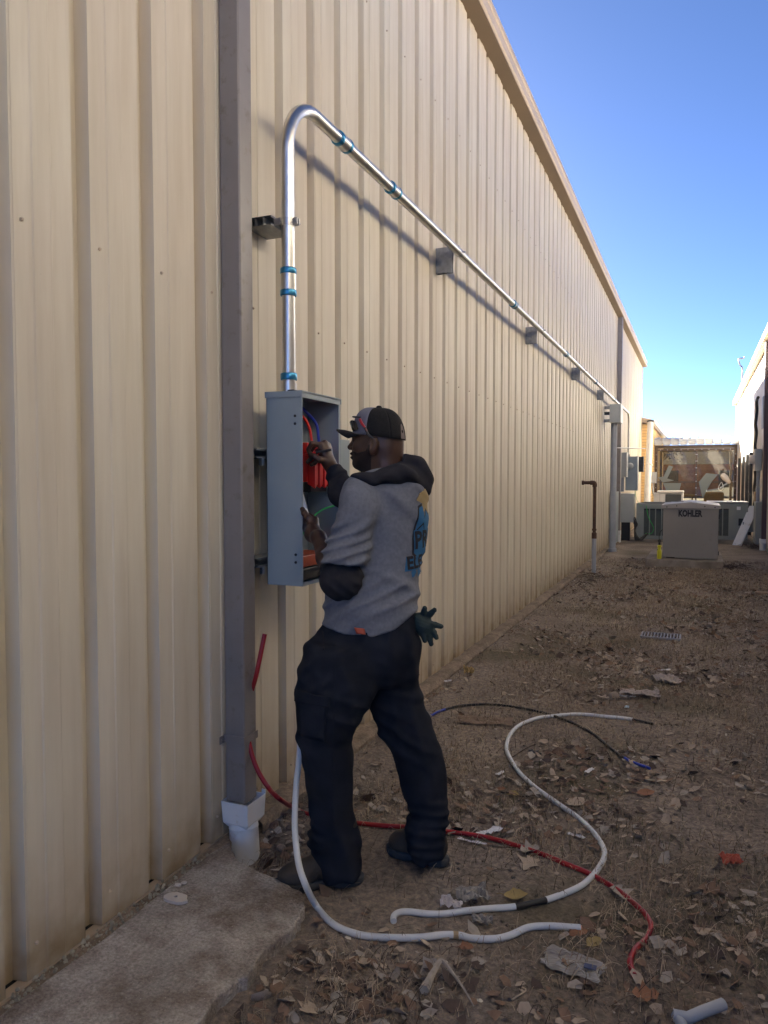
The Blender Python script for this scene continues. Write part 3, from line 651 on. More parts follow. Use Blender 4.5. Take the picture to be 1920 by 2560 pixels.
# condensers
def condenser(label, x0,x1,y0,y1,z0,z1, nb, bx0, bx1):
    t = thing('condenser_unit', label, 'air conditioner', ((x0+x1)/2,(y0+y1)/2,0))
    MB().box(x0+0.02,x1-0.02,y0+0.03,y1-0.02,z0,z1-0.03).build('coil', M_acdark, t)
    f = MB(); f.box(x0,x1,y0,y1,z1-0.035,z1); f.box(x0,x1,y0,y1,z0,z0+0.04)
    for a in (x0,x1-0.04): 
        for b_ in (y0,y1-0.04): f.box(a,a+0.04,b_,b_+0.04,z0+0.04,z1-0.035)
    f.box(x0+0.04,bx0,y0+0.002,y0+0.02,z0+0.04,z1-0.035) if bx0 > x0+0.05 else None
    f.box(bx1,x1-0.04,y0+0.002,y0+0.02,z0+0.04,z1-0.035) if bx1 < x1-0.05 else None
    f.box(bx0,bx1,y0+0.002,y0+0.02,z1-0.13,z1-0.035); f.box(bx0,bx1,y0+0.002,y0+0.02,z0+0.04,z0+0.09)
    w = (bx1-bx0)/nb
    for k in range(nb+1): f.box(bx0+k*w-0.012,bx0+k*w+0.012,y0+0.003,y0+0.022,z0+0.09,z1-0.13)
    f.build('cabinet', M_ac, t, bevel=0.004)
    for k in range(nb):
        s = MB()
        n = int((z1-z0-0.24)/0.028)
        for j in range(n):
            zz = z0+0.10+j*0.028; s.add([(bx0+k*w+0.013,y0+0.022,zz+0.016),(bx0+(k+1)*w-0.013,y0+0.022,zz+0.016),(bx0+(k+1)*w-0.013,y0+0.006,zz),(bx0+k*w+0.013,y0+0.006,zz)], [(0,1,2,3)])
        s.build('louvre_panel', M_louvre, t)
    MB().lathe(((x0+x1)/2,(y0+y1)/2,z1), [(0,min(x1-x0,y1-y0)*0.42),(0.02,min(x1-x0,y1-y0)*0.42),(0.022,0.1)], 24).build('fan_guard', M_acdark, t)
    return t
M_louvre = mat('louvre_paint', (0.13,0.155,0.155), 0.5)
a1 = condenser('green-grey louvred condenser unit left of the generator', 0.43,1.36,19.3,20.2,0.05,0.93, 5, 0.60, 1.30)
MB().tube(cr([(0.66,19.28,0.88),(0.72,19.24,0.6),(0.84,19.22,0.35),(0.80,19.22,0.20),(0.66,19.24,0.19)],6),0.008,6).build('green_wire', M_green, a1, smooth=True)
a2 = condenser('green-grey louvred condenser unit right of the generator', 2.02,2.92,19.3,20.2,0.09,0.955, 3, 2.10, 2.52)
MB().box(2.68,2.76,19.29,19.30,0.80,0.88).build('sticker', M_pvc, a2)
MB().box(2.72,2.86,19.285,19.30,0.43,0.60).build('service_port', M_black, a2)
MB().box(2.03,2.93,19.28,20.22,0.975,0.99).build('top_cover', M_pvcw, a2)
for (x0,x1,z) in ((0.28,1.5,0.045),(2.0,3.0,0.085)):
    tag(MB().box(x0,x1,19.1,20.4,-0.06,z).build('condenser_pad', M_conc, None, bevel=0.01), 'low concrete pad under the %s condenser unit' % ('left' if x0 < 1 else 'right'), 'concrete pad')
mt = thing('heat_pump', 'beige fan unit with a dark opening behind the left condenser', 'air conditioner', (1.0,25,0))
MB().box(0.56,1.42,24.6,25.1,0.0,1.10).build('cabinet', M_pvcw, mt, bevel=0.02)
MB().box(0.66,1.43,24.55,25.12,1.101,1.17).build('top_cover', M_pvcw, mt, bevel=0.02)
MB().box(0.90,1.36,24.585,24.599,0.45,1.06).build('fan_opening', M_acdark, mt)
MB().box(0.735,0.74,24.59,24.60,0.2,1.08).build('seam', M_acdark, mt)

# white board leaning
bd = MB(); a = np.array([2.58,18.95,-0.005]); b_ = np.array([2.76,18.93,-0.005]); c_ = np.array([3.13,19.35,0.90]); d_ = np.array([2.95,19.37,0.90]); off = np.array([0.02,0.012,0.0])
bd.add([a,b_,c_,d_,a+off,b_+off,c_+off,d_+off], [(0,1,2,3),(7,6,5,4),(0,4,5,1),(1,5,6,2),(2,6,7,3),(3,7,4,0)])
bdo = thing('white_board', 'white panel board leaning against the wall beside the right condenser', 'board', (2.8,19,0))
bd.build('panel', M_pvc, bdo)
MB().box(2.80,2.83,19.10,19.108,0.47,0.53).build('tape', M_box, bdo)

# ================================================================== CANOPY ENCLOSURE
cn = thing('patio_enclosure', 'curtained patio enclosure with clear vinyl panels and a white metal roof', 'enclosure', (1.75,30,0))
M_frame = mat('dark_brown_frame', (0.055,0.035,0.025), 0.5, var=0.1)
M_roofw = mat('white_metal_roof', (0.40,0.42,0.45), 0.6, var=0.03)
fr = MB()
for xx in (0.30,3.03): fr.box(xx,xx+0.10,30.0,30.10,-0.05,2.80)
fr.box(0.40,3.03,30.0,30.10,2.68,2.80); fr.box(0.40,3.03,30.03,30.07,2.60,2.66)
for xx in (0.30,3.03): fr.box(xx,xx+0.10,34.0,34.1,-0.05,2.80)
fr.box(0.40,3.03,34.0,34.1,2.68,2.80)
fr.build('frame', M_frame, cn, bevel=0.005)
MB().box(1.73,1.79,29.99,30.05,0.0,2.59).build('post', M_frame, cn)
MB().box(0.41,1.725,30.0,30.04,1.40,1.44).box(1.795,3.02,30.0,30.04,1.40,1.44).build('mid_rail', M_frame, cn)
gm = MB()
for xx in (0.35,1.745,1.775,3.08):
    for zz in np.arange(0.2,2.6,0.25): gm.lathe((xx,29.988,zz), [(0,0.014),(0.006,0.012)], 8, (0,-1,0))
for xx in np.arange(0.5,3.0,0.24): gm.lathe((xx,30.028,2.63), [(0,0.014),(0.006,0.012)], 8, (0,-1,0))
gm.build('grommets', M_steel, cn, kind='stuff')
for k in range(10):
    x0 = 0.27 + k*0.292; x1 = x0+0.290; x0 += 0.002
    prof = [(29.86,2.80),(29.84,2.84),(29.88,2.95),(29.98,3.03),(30.2,3.06),(34.3,3.30)]
    P = MB(); n = len(prof)
    sec = [(x0,0),(x0+0.0,0.05),(x0+0.035,0.05),(x0+0.035,0.0),(x1,0.0)]
    vs = []
    for (yy,zz) in prof:
        for (xx,dz) in sec: vs.append((xx,yy-dz*0.7,zz+dz*0.7))
    q = len(sec); P.add(vs, [(a*q+i,a*q+i+1,(a+1)*q+i+1,(a+1)*q+i) for a in range(n-1) for i in range(q-1)])
    P.build('roof_panel', M_roofw, cn, recalc=False)
def vinyl():
    m = bpy.data.materials.new('clear_vinyl'); m.use_nodes = True; t = m.node_tree; t.nodes.clear()
    o = t.nodes.new('ShaderNodeOutputMaterial'); tr = t.nodes.new('ShaderNodeBsdfTransparent'); tr.inputs[0].default_value = (0.42,0.40,0.31,1)
    gl = t.nodes.new('ShaderNodeBsdfGlossy'); gl.inputs['Roughness'].default_value = 0.12
    df = t.nodes.new('ShaderNodeBsdfDiffuse'); df.inputs[0].default_value = (0.22,0.19,0.14,1)
    fr = t.nodes.new('ShaderNodeFresnel'); fr.inputs[0].default_value = 1.45
    tc = t.nodes.new('ShaderNodeTexCoord'); n = t.nodes.new('ShaderNodeTexNoise'); n.inputs['Scale'].default_value = 2.5; n.inputs['Detail'].default_value = 3; t.links.new(tc.outputs['Object'], n.inputs[0])
    bp = t.nodes.new('ShaderNodeBump'); bp.inputs['Strength'].default_value = 0.6; bp.inputs['Distance'].default_value = 0.05; t.links.new(n.outputs[0], bp.inputs['Height'])
    t.links.new(bp.outputs[0], gl.inputs['Normal']); t.links.new(bp.outputs[0], fr.inputs['Normal'])
    a = t.nodes.new('ShaderNodeMixShader'); a.inputs[0].default_value = 0.16; t.links.new(tr.outputs[0], a.inputs[1]); t.links.new(df.outputs[0], a.inputs[2])
    b = t.nodes.new('ShaderNodeMixShader'); t.links.new(fr.outputs[0], b.inputs[0]); t.links.new(a.outputs[0], b.inputs[1]); t.links.new(gl.outputs[0], b.inputs[2])
    t.links.new(b.outputs[0], o.inputs[0]); return m
M_vinyl = vinyl()
for (x0,x1) in ((0.405,1.727),(1.793,3.025)):
    nx_, nz_ = 18, 24; vs = []
    for i in range(nx_+1):
        for j in range(nz_+1):
            xx = x0+(x1-x0)*i/nx_; zz = 0.02+2.57*j/nz_
            e = math.sin(math.pi*i/nx_); vs.append((xx, 30.055+0.03*e*math.sin(zz*3+xx*5)*1.0, zz))
    v = MB().add(vs, [(i*(nz_+1)+j,(i+1)*(nz_+1)+j,(i+1)*(nz_+1)+j+1,i*(nz_+1)+j+1) for i in range(nx_) for j in range(nz_)]); v.build('vinyl_curtain', M_vinyl, cn, smooth='all')
# folded-back flaps of vinyl
M_flap = mat('frosted_vinyl', (0.13,0.15,0.15), 0.3)
for pts in ([(0.42,1.60),(0.62,1.62),(0.80,2.05),(0.95,2.0),(0.75,1.55),(1.0,1.48),(0.6,1.40)], [(1.85,1.42),(2.1,1.75),(2.5,1.70),(2.3,1.44),(2.12,1.10),(2.0,0.8)], [(0.6,1.38),(1.25,1.38),(1.18,1.05),(0.75,1.05)]):
    mb = MB(); n = len(pts); mb.add([(a,29.985,b_) for a,b_ in pts]+[(a,29.978,b_) for a,b_ in pts], [tuple(range(n)),tuple(range(n,2*n))[::-1]]+[(i,(i+1)%n,n+(i+1)%n,n+i) for i in range(n)]); mb.build('vinyl_flap', M_flap, cn)
# white tied bundle on the right
mb = MB().lathe((2.62,29.95,1.72), [(0,0.03),(0.05,0.10),(0.2,0.115),(0.33,0.09),(0.42,0.06),(0.45,0.02)], 14, (0.62,-0.1,-0.75)); mb.build('rolled_curtain', M_pvcw, cn, smooth=True)
mb = MB().tube(cr([(2.62,29.93,1.42),(2.55,29.93,1.30),(2.52,29.93,1.18),(2.60,29.93,1.12),(2.68,29.93,1.2),(2.66,29.93,1.35),(2.62,29.93,1.42)],6),0.012,6); mb.build('tie_rope', M_pvcw, cn, smooth=True)
# furniture seen through it
M_straw = mat('tan_wicker', (0.50,0.33,0.16), 0.8, var=0.2, vscale=30)
tag(MB().box(2.05,2.75,31.2,32.0,0.0,1.02).build('wicker_table', M_straw, None, bevel=0.05), 'tan wicker block seen through the right vinyl curtain', 'furniture')
tag(MB().box(0.6,1.7,31.6,32.2,0.85,0.93).box(0.65,0.7,31.7,31.75,0,0.85).box(1.6,1.65,31.7,31.75,0,0.85).box(0.65,0.7,32.1,32.15,0,0.85).box(1.6,1.65,32.1,32.15,0,0.85).build('wooden_table', M_straw, None), 'pale table seen through the left vinyl curtain', 'table')
# beyond: street, house, lawn
M_lawn = mat('winter_lawn', (0.20,0.19,0.08), 0.95, var=0.2, vscale=2)
lw = MB().add([(-60,36,0.004),(60,36,0.004),(60,52,0.004),(-60,52,0.004)], [(0,1,2,3)]).build('lawn', M_lawn); lw['kind']='structure'
rdm = MB().add([(-120,53,0.006),(120,53,0.006),(120,61,0.006),(-120,61,0.006)], [(0,1,2,3)]).build('road', mat('asphalt', (0.05,0.05,0.052), 0.9)); rdm['kind']='structure'
hs = thing('house', 'brown-roofed brick house across the street, seen through the vinyl curtains', 'house', (3,75,0))
MB().box(-9,12,72,82,-0.05,2.9).build('wall', mat('red_brick_far', (0.36,0.15,0.09), 0.9, var=0.2, vscale=3), hs)
MB().add([(-10,71.4,2.85),(13,71.4,2.85),(13,82.6,2.85),(-10,82.6,2.85),(-4,77,4.75),(8,77,4.75)], [(0,1,5,4),(1,2,5),(2,3,4,5),(3,0,4),(3,2,1,0)]).build('roof', mat('brown_shingle', (0.15,0.11,0.085), 0.9, var=0.15, vscale=4), hs)
for xx in (-6,-1,3.5,8.5): MB().box(xx,xx+1.2,71.95,71.995,0.9,2.3).build('window', M_acdark, hs)
cr_ = thing('parked_car', 'silver car parked on the street, seen through the right curtain', 'car', (4,57,0))
cp = [(0,0.35),(0.1,0.75),(0.9,0.88),(1.5,1.38),(3.0,1.42),(3.7,0.98),(4.35,0.9),(4.45,0.4),(4.3,0.3),(0.1,0.3)]
mb = MB(); n=len(cp); mb.add([(2.3+a,56,b_) for a,b_ in cp]+[(2.3+a,57.7,b_) for a,b_ in cp], [(i,(i+1)%n,n+(i+1)%n,n+i) for i in range(n)]+[tuple(range(n))[::-1],tuple(range(n,2*n))]); mb.build('body', mat('silver_paint',(0.45,0.47,0.5),0.3,metal=0.5), cr_, bevel=0.05)
MB().add([(3.35,55.99,0.95),(3.85,55.99,1.30),(5.25,55.99,1.33),(5.8,55.99,1.0)],[(0,1,2,3)]).build('window', M_acdark, cr_)
for xx in (3.1,5.9):
    MB().cyl((xx,55.95,0.32),(xx,56.2,0.32),0.32,20).build('wheel', M_black, cr_)
def small_tree(x, y, h, label, seed, leafy):
    t = thing('tree', label, 'tree', (x,y,0)); rng = random.Random(seed); tr = MB(); lf = MB()
    def limb(p, d, L, r, dep):
        q = p + d*L; tr.tube([p, (p+q)/2 + np.array([rng.uniform(-1,1)*L*0.06 for _ in range(3)]), q], [r, r*0.8, r*0.6], 5)
        if dep == 0:
            for _ in range(leafy):
                c = q + np.array([rng.gauss(0,0.35) for _ in range(3)]); s = rng.uniform(0.06,0.14); a = rng.random()*6.3
                lf.add([c+np.array([math.cos(a),math.sin(a),0.2])*s, c+np.array([-math.sin(a),math.cos(a),0.6])*s, c-np.array([math.cos(a),math.sin(a),0.3])*s], [(0,1,2)])
            return
        for _ in range(3):
            nd = d + np.array([rng.uniform(-0.75,0.75), rng.uniform(-0.75,0.75), rng.uniform(-0.1,0.5)]); nd /= np.linalg.norm(nd); limb(q, nd, L*rng.uniform(0.62,0.8), r*0.6, dep-1)
    limb(np.array([x,y,-0.05]), np.array([0.03,0,1.0]), h*0.3, h*0.03, 5)
    tr.build('trunk', mat('bark_'+str(seed), (0.10,0.075,0.06), 0.9), t, recalc=False); lf.build('crown', mat('dry_leaf_'+str(seed),(0.12,0.09,0.04),0.8), t, recalc=False)
small_tree(-1.5, 64, 5.0, 'bare brown tree across the street, seen through the left vinyl curtain', 3, 6)

# ================================================================== RIGHT BUILDING
RX = 3.18; RE = 4.42; RY1 = 32.2
rb = thing('white_building', 'white ribbed steel building on the right with a sunlit upper wall', 'building', (RX, 20, 0))
M_rtrim = mat('pale_tan_trim', (0.55,0.44,0.30), 0.5, var=0.05)  # paler tan trim colour of the right building
def rpanel(y0, y1, z0=0.0, z1=RE):
    P = []; y = y0; D = 0.03
    while y < y1-0.01:
        P += [(y, RX+D), (y+0.02, RX+D), (y+0.045, RX), (y+0.272, RX), (y+0.285, RX+D)]; y += PITCH
    P.append((y, RX+D)); n = len(P); vs = [(x,yy,z) for z in (z0,z1) for yy,x in P]
    return MB().add(vs, [(i,i+1,n+i+1,n+i) for i in range(n-1)]), y
first = None; yy = -2.5; Lp = 3*PITCH
mbp, _ = rpanel(0, Lp)
while yy < RY1-0.01:
    if first is None: first = mbp.build('wall_panel', M_white_wall, rb, recalc=False); p = first
    else: p = first.copy(); COL.objects.link(p)
    p.location = (0, yy, 0); yy += Lp
RYE = yy
MB().box(RX+0.032, RX+0.3, -2.5, RYE, -0.05, RE+0.1).build('wall_core', M_dark, rb)
MB().extr([(RX+0.04,RE+0.01),(RX-0.135,RE+0.01),(RX-0.15,RE+0.02),(RX-0.15,RE+0.07),(RX-0.142,RE+0.08),(RX-0.15,RE+0.15),(RX+0.04,RE+0.20)], -2.5, RYE+0.15).build('eave_gutter', M_rtrim, rb)
MB().add([(RX-0.12,-2.5,RE+0.16),(RX-0.12,RYE+0.15,RE+0.16),(RX+10,RYE+0.15,RE+1.0),(RX+10,-2.5,RE+1.0)], [(0,1,2,3)]).build('roof', M_gutter, rb)
MB().box(RX-0.03,RX+0.06,RYE-0.35,RYE+0.05,0.0,RE).build('corner_trim', M_rtrim, rb)
MB().box(RX+0.07,RX+10,RYE-0.2,RYE+0.02,-0.05,RE).build('end_wall', M_white_wall, rb)
MB().box(RX-0.012,RX-0.001,27.6,28.2,3.20,3.75).build('vent', M_rtrim, rb, bevel=0.004)
rs = thing('downspout', 'dark red-brown downspout at the right edge of the picture, foot in a white adapter', 'downspout', (3.12,17.7,0))
M_rds = mat('maroon_downspout', (0.085,0.05,0.055), 0.45, var=0.1)
MB().box(3.085,RX-0.005,17.55,17.68,0.24,RE+0.005).build('pipe', M_rds, rs, bevel=0.004)
rad = thing('drain_pipe', 'white drain adapter at the foot of the right-hand downspout', 'pipe', (3.12,17.7,0))
MB().box(3.055,3.175,17.50,17.72,0.16,0.255).build('hopper', M_pvc, rad, bevel=0.004); MB().cyl((3.115,17.6,-0.05),(3.115,17.6,0.16),0.06,16).build('pipe', M_pvc, rad, smooth=True)
wb = cabinet('wall_box', 'pale wall box high on the right building beside the maroon downspout', 3.06,3.085,17.56,17.9,2.60,3.28, M_pvcg, cover=False)
mb5 = cabinet('meter_box', 'grey meter box with a round white meter on the right building', 3.02,3.16,19.0,19.4,1.72,2.22, M_box_lt, cover=False)
MB().lathe((3.02,19.05,1.98), [(0,0.10),(0.10,0.10),(0.12,0.08)], 20, (-1,0,0)).build('meter', M_pvcw, mb5, smooth=True)
MB().cyl((3.11,19.2,0.95),(3.11,19.2,1.72),0.04,12).build('conduit', M_pvcg, mb5, smooth=True)
cabinet('electrical_cabinet', 'tall green-grey cabinet low on the right building next to the maroon downspout', 3.0,3.16,18.1,18.7,0.10,1.02, M_ac)
cabinet('electrical_cabinet', 'squat dark cabinet behind the leaning white board', 2.98,3.16,20.3,20.9,0.22,0.80, M_box)
cabinet('junction_box', 'small tan box on the right wall above the leaning board', 3.08,3.16,19.9,20.1,0.95,1.22, mat('tan_box',(0.35,0.25,0.14),0.5))
bp_ = thing('insulated_pipe', 'black foam-wrapped refrigerant pipe climbing the right wall', 'pipe', (3.1,21,0))
pts = [(3.13,20.6,0.75)]
for k in range(14): pts.append((3.13+0.012*math.sin(k*2.1), 20.6+0.03*math.cos(k*3), 0.9+0.18*k))
pts += [(3.13,20.58,3.40),(3.13,20.45,3.48),(3.13,20.1,3.50)]
MB().tube(cr(pts,3),0.035,8).build('pipe', M_black, bp_, smooth=True)
for k, (yy, lab) in enumerate(((22.3,'nearest'),(24.0,'second'),(26.0,'third'),(28.4,'farthest'))):  # dark strips set on the lower wall for the dark gaps between its ribs
    tag(MB().box(3.10,RX-0.002,yy,yy+0.30,0.0,2.25).build('dark_strip', M_acdark), 'dark vertical strip on the right wall, %s of four' % lab, 'post', 'dark strips on the right wall')
ant = MB().tube(cr([(3.02,25.4,4.72),(3.02,25.4,4.95),(2.95,25.4,5.04),(2.92,25.4,5.22),(3.05,25.4,5.24),(3.07,25.4,5.28)],4),0.022,8)
ant.cyl((3.02,25.4,4.55),(3.02,25.4,4.72),0.022,8)
tag(ant.build('vent_pipe', M_pvcg, None), 'bent metal vent pipe standing on the right roof edge', 'pipe')

# rusty standpipe
rp = thing('standpipe', 'rusty gas standpipe with an elbow rising from a grey sleeve by the curb', 'pipe', (0.285,12.4,0))
MB().cyl((0.285,12.4,-0.05),(0.285,12.4,0.585),0.036,14).build('sleeve', M_pvcg, rp, smooth=True)
MB().cyl((0.285,12.4,0.56),(0.285,12.4,1.43),0.027,12).lathe((0.285,12.4,0.56),[(0,0.04),(0.09,0.04),(0.10,0.03)],12).lathe((0.285,12.4,0.69),[(0,0.036),(0.03,0.036)],12).tube(cr([(0.285,12.4,1.40),(0.283,12.4,1.45),(0.265,12.4,1.466),(0.215,12.4,1.468)],4),0.036,12).cyl((0.225,12.4,1.468),(0.10,12.4,1.468),0.027,12).lathe((0.115,12.4,1.468),[(0,0.036),(0.035,0.036)],12,(-1,0,0)).build('pipe', M_rust, rp, smooth=True)
# ================================================================== CABLES
def gpts(pix, r, lift=0.0):
    out = []
    for q in pix:
        p = G(q[0], q[1], r); z = GZ(p[0], p[1])
        p = G(q[0], q[1], z + r + lift); out.append([p[0], p[1], GZ(p[0], p[1]) + r*0.9 + lift + (q[2] if len(q) > 2 else 0)])
    return out
# white cable 1: hangs from behind the man's leg, sweeps over the dirt
R1 = 0.0115
air = [W(752,1800,2.86), W(748,1895,2.80), W(741,1960,2.74), W(737,2060,2.66), W(745,2150,2.56), W(762,2208,2.49)]
# keep above ground
air = [np.array([p[0], p[1], max(p[2], GZ(p[0],p[1])+R1)]) for p in air]
g1 = gpts([(790,2262),(830,2308),(880,2330),(940,2341),(1040,2343),(1110,2337),(1150,2338),(1180,2345),(1235,2347),(1275,2338),(1320,2318),(1370,2314),(1452,2318)], R1)
wc = thing('white_cable', 'thick white cable hanging past the near boot and sweeping across the dirt', 'cable', tuple(g1[0]))
P1 = cr([tuple(p) for p in air] + [tuple(p) for p in g1], 8)
MB().tube(P1, R1, 12).build('jacket', M_whitec, wc, smooth=True)
i0 = np.argmin(np.linalg.norm(P1 - np.array(G(1133,2337,0.01)), axis=1)); MB().tube(P1[i0:i0+4], R1*1.03, 12).build('stained_band', mat('rust_stain', (0.42,0.30,0.16), 0.6, var=0.2, vscale=60), wc, smooth=True)
e = P1[-1]; dd = P1[-1]-P1[-2]; dd /= np.linalg.norm(dd); MB().cyl(e, e+dd*0.004, 0.008, 12).build('core', M_copper, wc)
# white cable 2 with black tape
pix2 = [(984,2305),(984,2292),(992,2282),(1008,2277),(1030,2277),(1070,2283),(1110,2284),(1170,2276),(1230,2271),(1289,2266),(1365,2249),(1443,2219),(1478,2192),(1500,2165),(1511,2138),(1505,2112),(1478,2074),(1443,2042),(1400,2012),(1348,1974),(1318,1950),(1294,1925),(1273,1892),(1266,1866),(1275,1838),(1292,1818),(1316,1804),(1345,1795),(1377,1789),(1444,1785),(1510,1790),(1571,1798),(1632,1810)]
P2 = cr([tuple(p) for p in gpts(pix2, R1)], 6)
def at_pix(P, px, py): return int(np.argmin(np.linalg.norm(P - np.array(G(px,py,0.01)), axis=1)))
wc2 = thing('white_cable', 'long white cable looping over the dirt with black tape near its hooked end', 'cable', tuple(P2[40]))
ia, ib, ic = at_pix(P2,1289,2266), at_pix(P2,1365,2249), at_pix(P2,1571,1798)
MB().tube(P2[:ia+1], R1*0.98, 12).build('jacket', M_whitec, wc2, smooth=True); MB().tube(P2[ia:ib+1], R1*0.95, 12).build('black_tape', M_black, wc2, smooth=True)
MB().tube(P2[ib:ic+1], R1*0.98, 12).build('jacket', M_whitec, wc2, smooth=True); MB().tube(P2[ic:], R1*0.7, 10).build('stripped_end', M_black, wc2, smooth=True)
# red cable
Rr = 0.0100
up = [(0.13,2.96,0.92),(0.115,2.90,0.74),(0.11,2.84,0.60),(0.105,2.80,0.46),(0.115,2.79,0.34),(0.135,2.80,0.255)]
top = on(662,1585,0,0.14); up[0] = (top[0], top[1], top[2]); a2_ = on(640,1690,0,0.12); up[1] = tuple(a2_)
lo = [on(641,1918,0,0.14), on(672,1970,0,0.20), on(700,1998,0,0.27)]
pixr = [(735,2020),(768,2034),(820,2047),(884,2056),(969,2064),(1040,2068),(1115,2077),(1180,2086),(1243,2099),(1343,2131),(1410,2157),(1478,2186),(1543,2224),(1590,2262),(1617,2290),(1627,2317),(1616,2345),(1588,2373),(1575,2403),(1586,2440)]
rp_ = [up[0], up[1], tuple(on(622,1760,0,0.07)), tuple(on(621,1845,0,0.09))] + [tuple(p) for p in lo] + [tuple(p) for p in gpts(pixr, Rr)]
tag(MB().tube(cr(rp_,7), Rr, 12).build('red_cable', M_red, None, smooth=True), 'red cable running from behind the downspout under the man and across the dirt', 'cable')
# black and blue cable
pixb = [(1070,1792),(1100,1777),(1140,1766),(1190,1761),(1240,1762),(1300,1769),(1350,1779),(1400,1795),(1440,1811),(1480,1832),(1512,1857),(1545,1884),(1580,1904),(1625,1921)]
P3 = cr([tuple(p) for p in gpts(pixb, 0.008, 0.002)], 6); bc = thing('black_cable', 'black cable with blue ends behind the man, crossing under the white loop', 'cable', tuple(P3[20]))
i1, i2 = at_pix(P3,1112,1774), at_pix(P3,1560,1893)
MB().tube(P3[:i1+1], 0.0078, 10).build('blue_end', M_bluec, bc, smooth=True); MB().tube(P3[i1:i2+1], 0.0080, 10).build('jacket', M_black, bc, smooth=True); MB().tube(P3[i2:], 0.0078, 10).build('blue_end', M_bluec, bc, smooth=True)

# ================================================================== STRAW, LITTER
RS = np.random.RandomState(11)
def np_mesh(name, V, F, m, kind='stuff'):
    me = bpy.data.meshes.new(name); nv = len(V); nf = len(F); k = F.shape[1]
    me.vertices.add(nv); me.vertices.foreach_set('co', V.astype(np.float32).ravel())
    me.loops.add(nf*k); me.loops.foreach_set('vertex_index', F.astype(np.int32).ravel())
    me.polygons.add(nf); me.polygons.foreach_set('loop_start', np.arange(0, nf*k, k, dtype=np.int32)); me.polygons.foreach_set('loop_total', np.full(nf, k, dtype=np.int32))
    me.update(); me.materials.append(m); o = bpy.data.objects.new(name, me); COL.objects.link(o)
    if kind: o['kind'] = kind
    return o
def scatter(n, dens=None, y0=0.9, y1=15.0, x0=0.12, x1=3.16, seed=0):
    R = np.random.RandomState(seed); out = []
    while len(out) < n:
        m = n*2; yy = y0 + (y1-y0)*R.rand(m)**1.7; xx = x0 + (x1-x0)*R.rand(m)
        keep = np.ones(m, bool)
        keep &= ~((xx < 0.64) & (yy < 2.33))          # slab
        keep &= ~((xx > 0.98) & (xx < 2.28) & (yy > 13.6))
        d = dens(xx, yy) if dens is not None else np.ones(m); keep &= R.rand(m) < d
        out += list(zip(xx[keep], yy[keep]))
    return np.array(out[:n])
def bare(x, y):   # trodden bare soil round the boots
    return 1 - 0.93*np.exp(-(((x-0.95)/0.50)**2 + ((y-2.42)/0.20)**2)) - 0.6*np.exp(-((x-0.3)/0.28)**2)*(y > 3.2)
def blades(n, seed, m, name, lmin, lmax, wid, clump=3.0, thr=0.42, lift=0.014):
    R = np.random.RandomState(seed)
    D = lambda x, y: np.clip((vnoise(x*clump+seed, y*clump+2*seed)-thr)*3.2+0.25, 0.05, 1)*np.clip(bare(x,y),0,1)
    P = scatter(n, D, seed=seed); a = R.rand(n)*2*math.pi; L = lmin+(lmax-lmin)*R.rand(n)**1.6; bend = R.randn(n)*0.5
    far = np.clip(P[:,1]/4, 1, 3); w = wid*(0.7+0.6*R.rand(n))*far**0.5
    segs = 4; V = np.zeros((n, segs+1, 2, 3)); x = P[:,0].copy(); y = P[:,1].copy(); ang = a.copy()
    rise = R.rand(n)*lift*2; tilt = (R.rand(n)**3)*0.05
    for s in range(segs+1):
        t = s/segs; z = hfun(x, y) + 0.002 + rise*np.sin(math.pi*t) + tilt*t; ww = w*(1-0.7*t)
        nx_, ny_ = -np.sin(ang), np.cos(ang)
        V[:,s,0] = np.stack([x+nx_*ww/2, y+ny_*ww/2, z+0.0006], 1); V[:,s,1] = np.stack([x-nx_*ww/2, y-ny_*ww/2, z], 1)
        x = x+np.cos(ang)*L/segs; y = y+np.sin(ang)*L/segs; ang = ang+bend/segs+R.randn(n)*0.12
    V = V.reshape(-1, 3); b = (np.arange(n)*(segs+1)*2)[:,None]; F = []
    for s in range(segs): F.append(np.concatenate([b+2*s, b+2*s+1, b+2*s+3, b+2*s+2], 1))
    return np_mesh(name, V, np.concatenate(F), m)
M_straw1 = mat('pale_straw', (0.44,0.36,0.26), 0.9, var=0.3, vscale=7)
M_straw2 = mat('brown_straw', (0.27,0.205,0.145), 0.9, var=0.3, vscale=9)
M_straw3 = mat('dark_twig', (0.07,0.05,0.035), 0.9)
M_grn = mat('dull_green_grass', (0.10,0.11,0.05), 0.9, var=0.3)
blades(26000, 1, M_straw1, 'dry_grass', 0.015, 0.085, 0.0021)
blades(34000, 2, M_straw2, 'dry_grass', 0.015, 0.08, 0.0024, 2.2, 0.38)
blades(12000, 3, M_straw3, 'dry_grass', 0.02, 0.09, 0.0022, 4, 0.3)
blades(5000, 4, M_grn, 'green_grass', 0.015, 0.05, 0.0016, 0.9, 0.55)
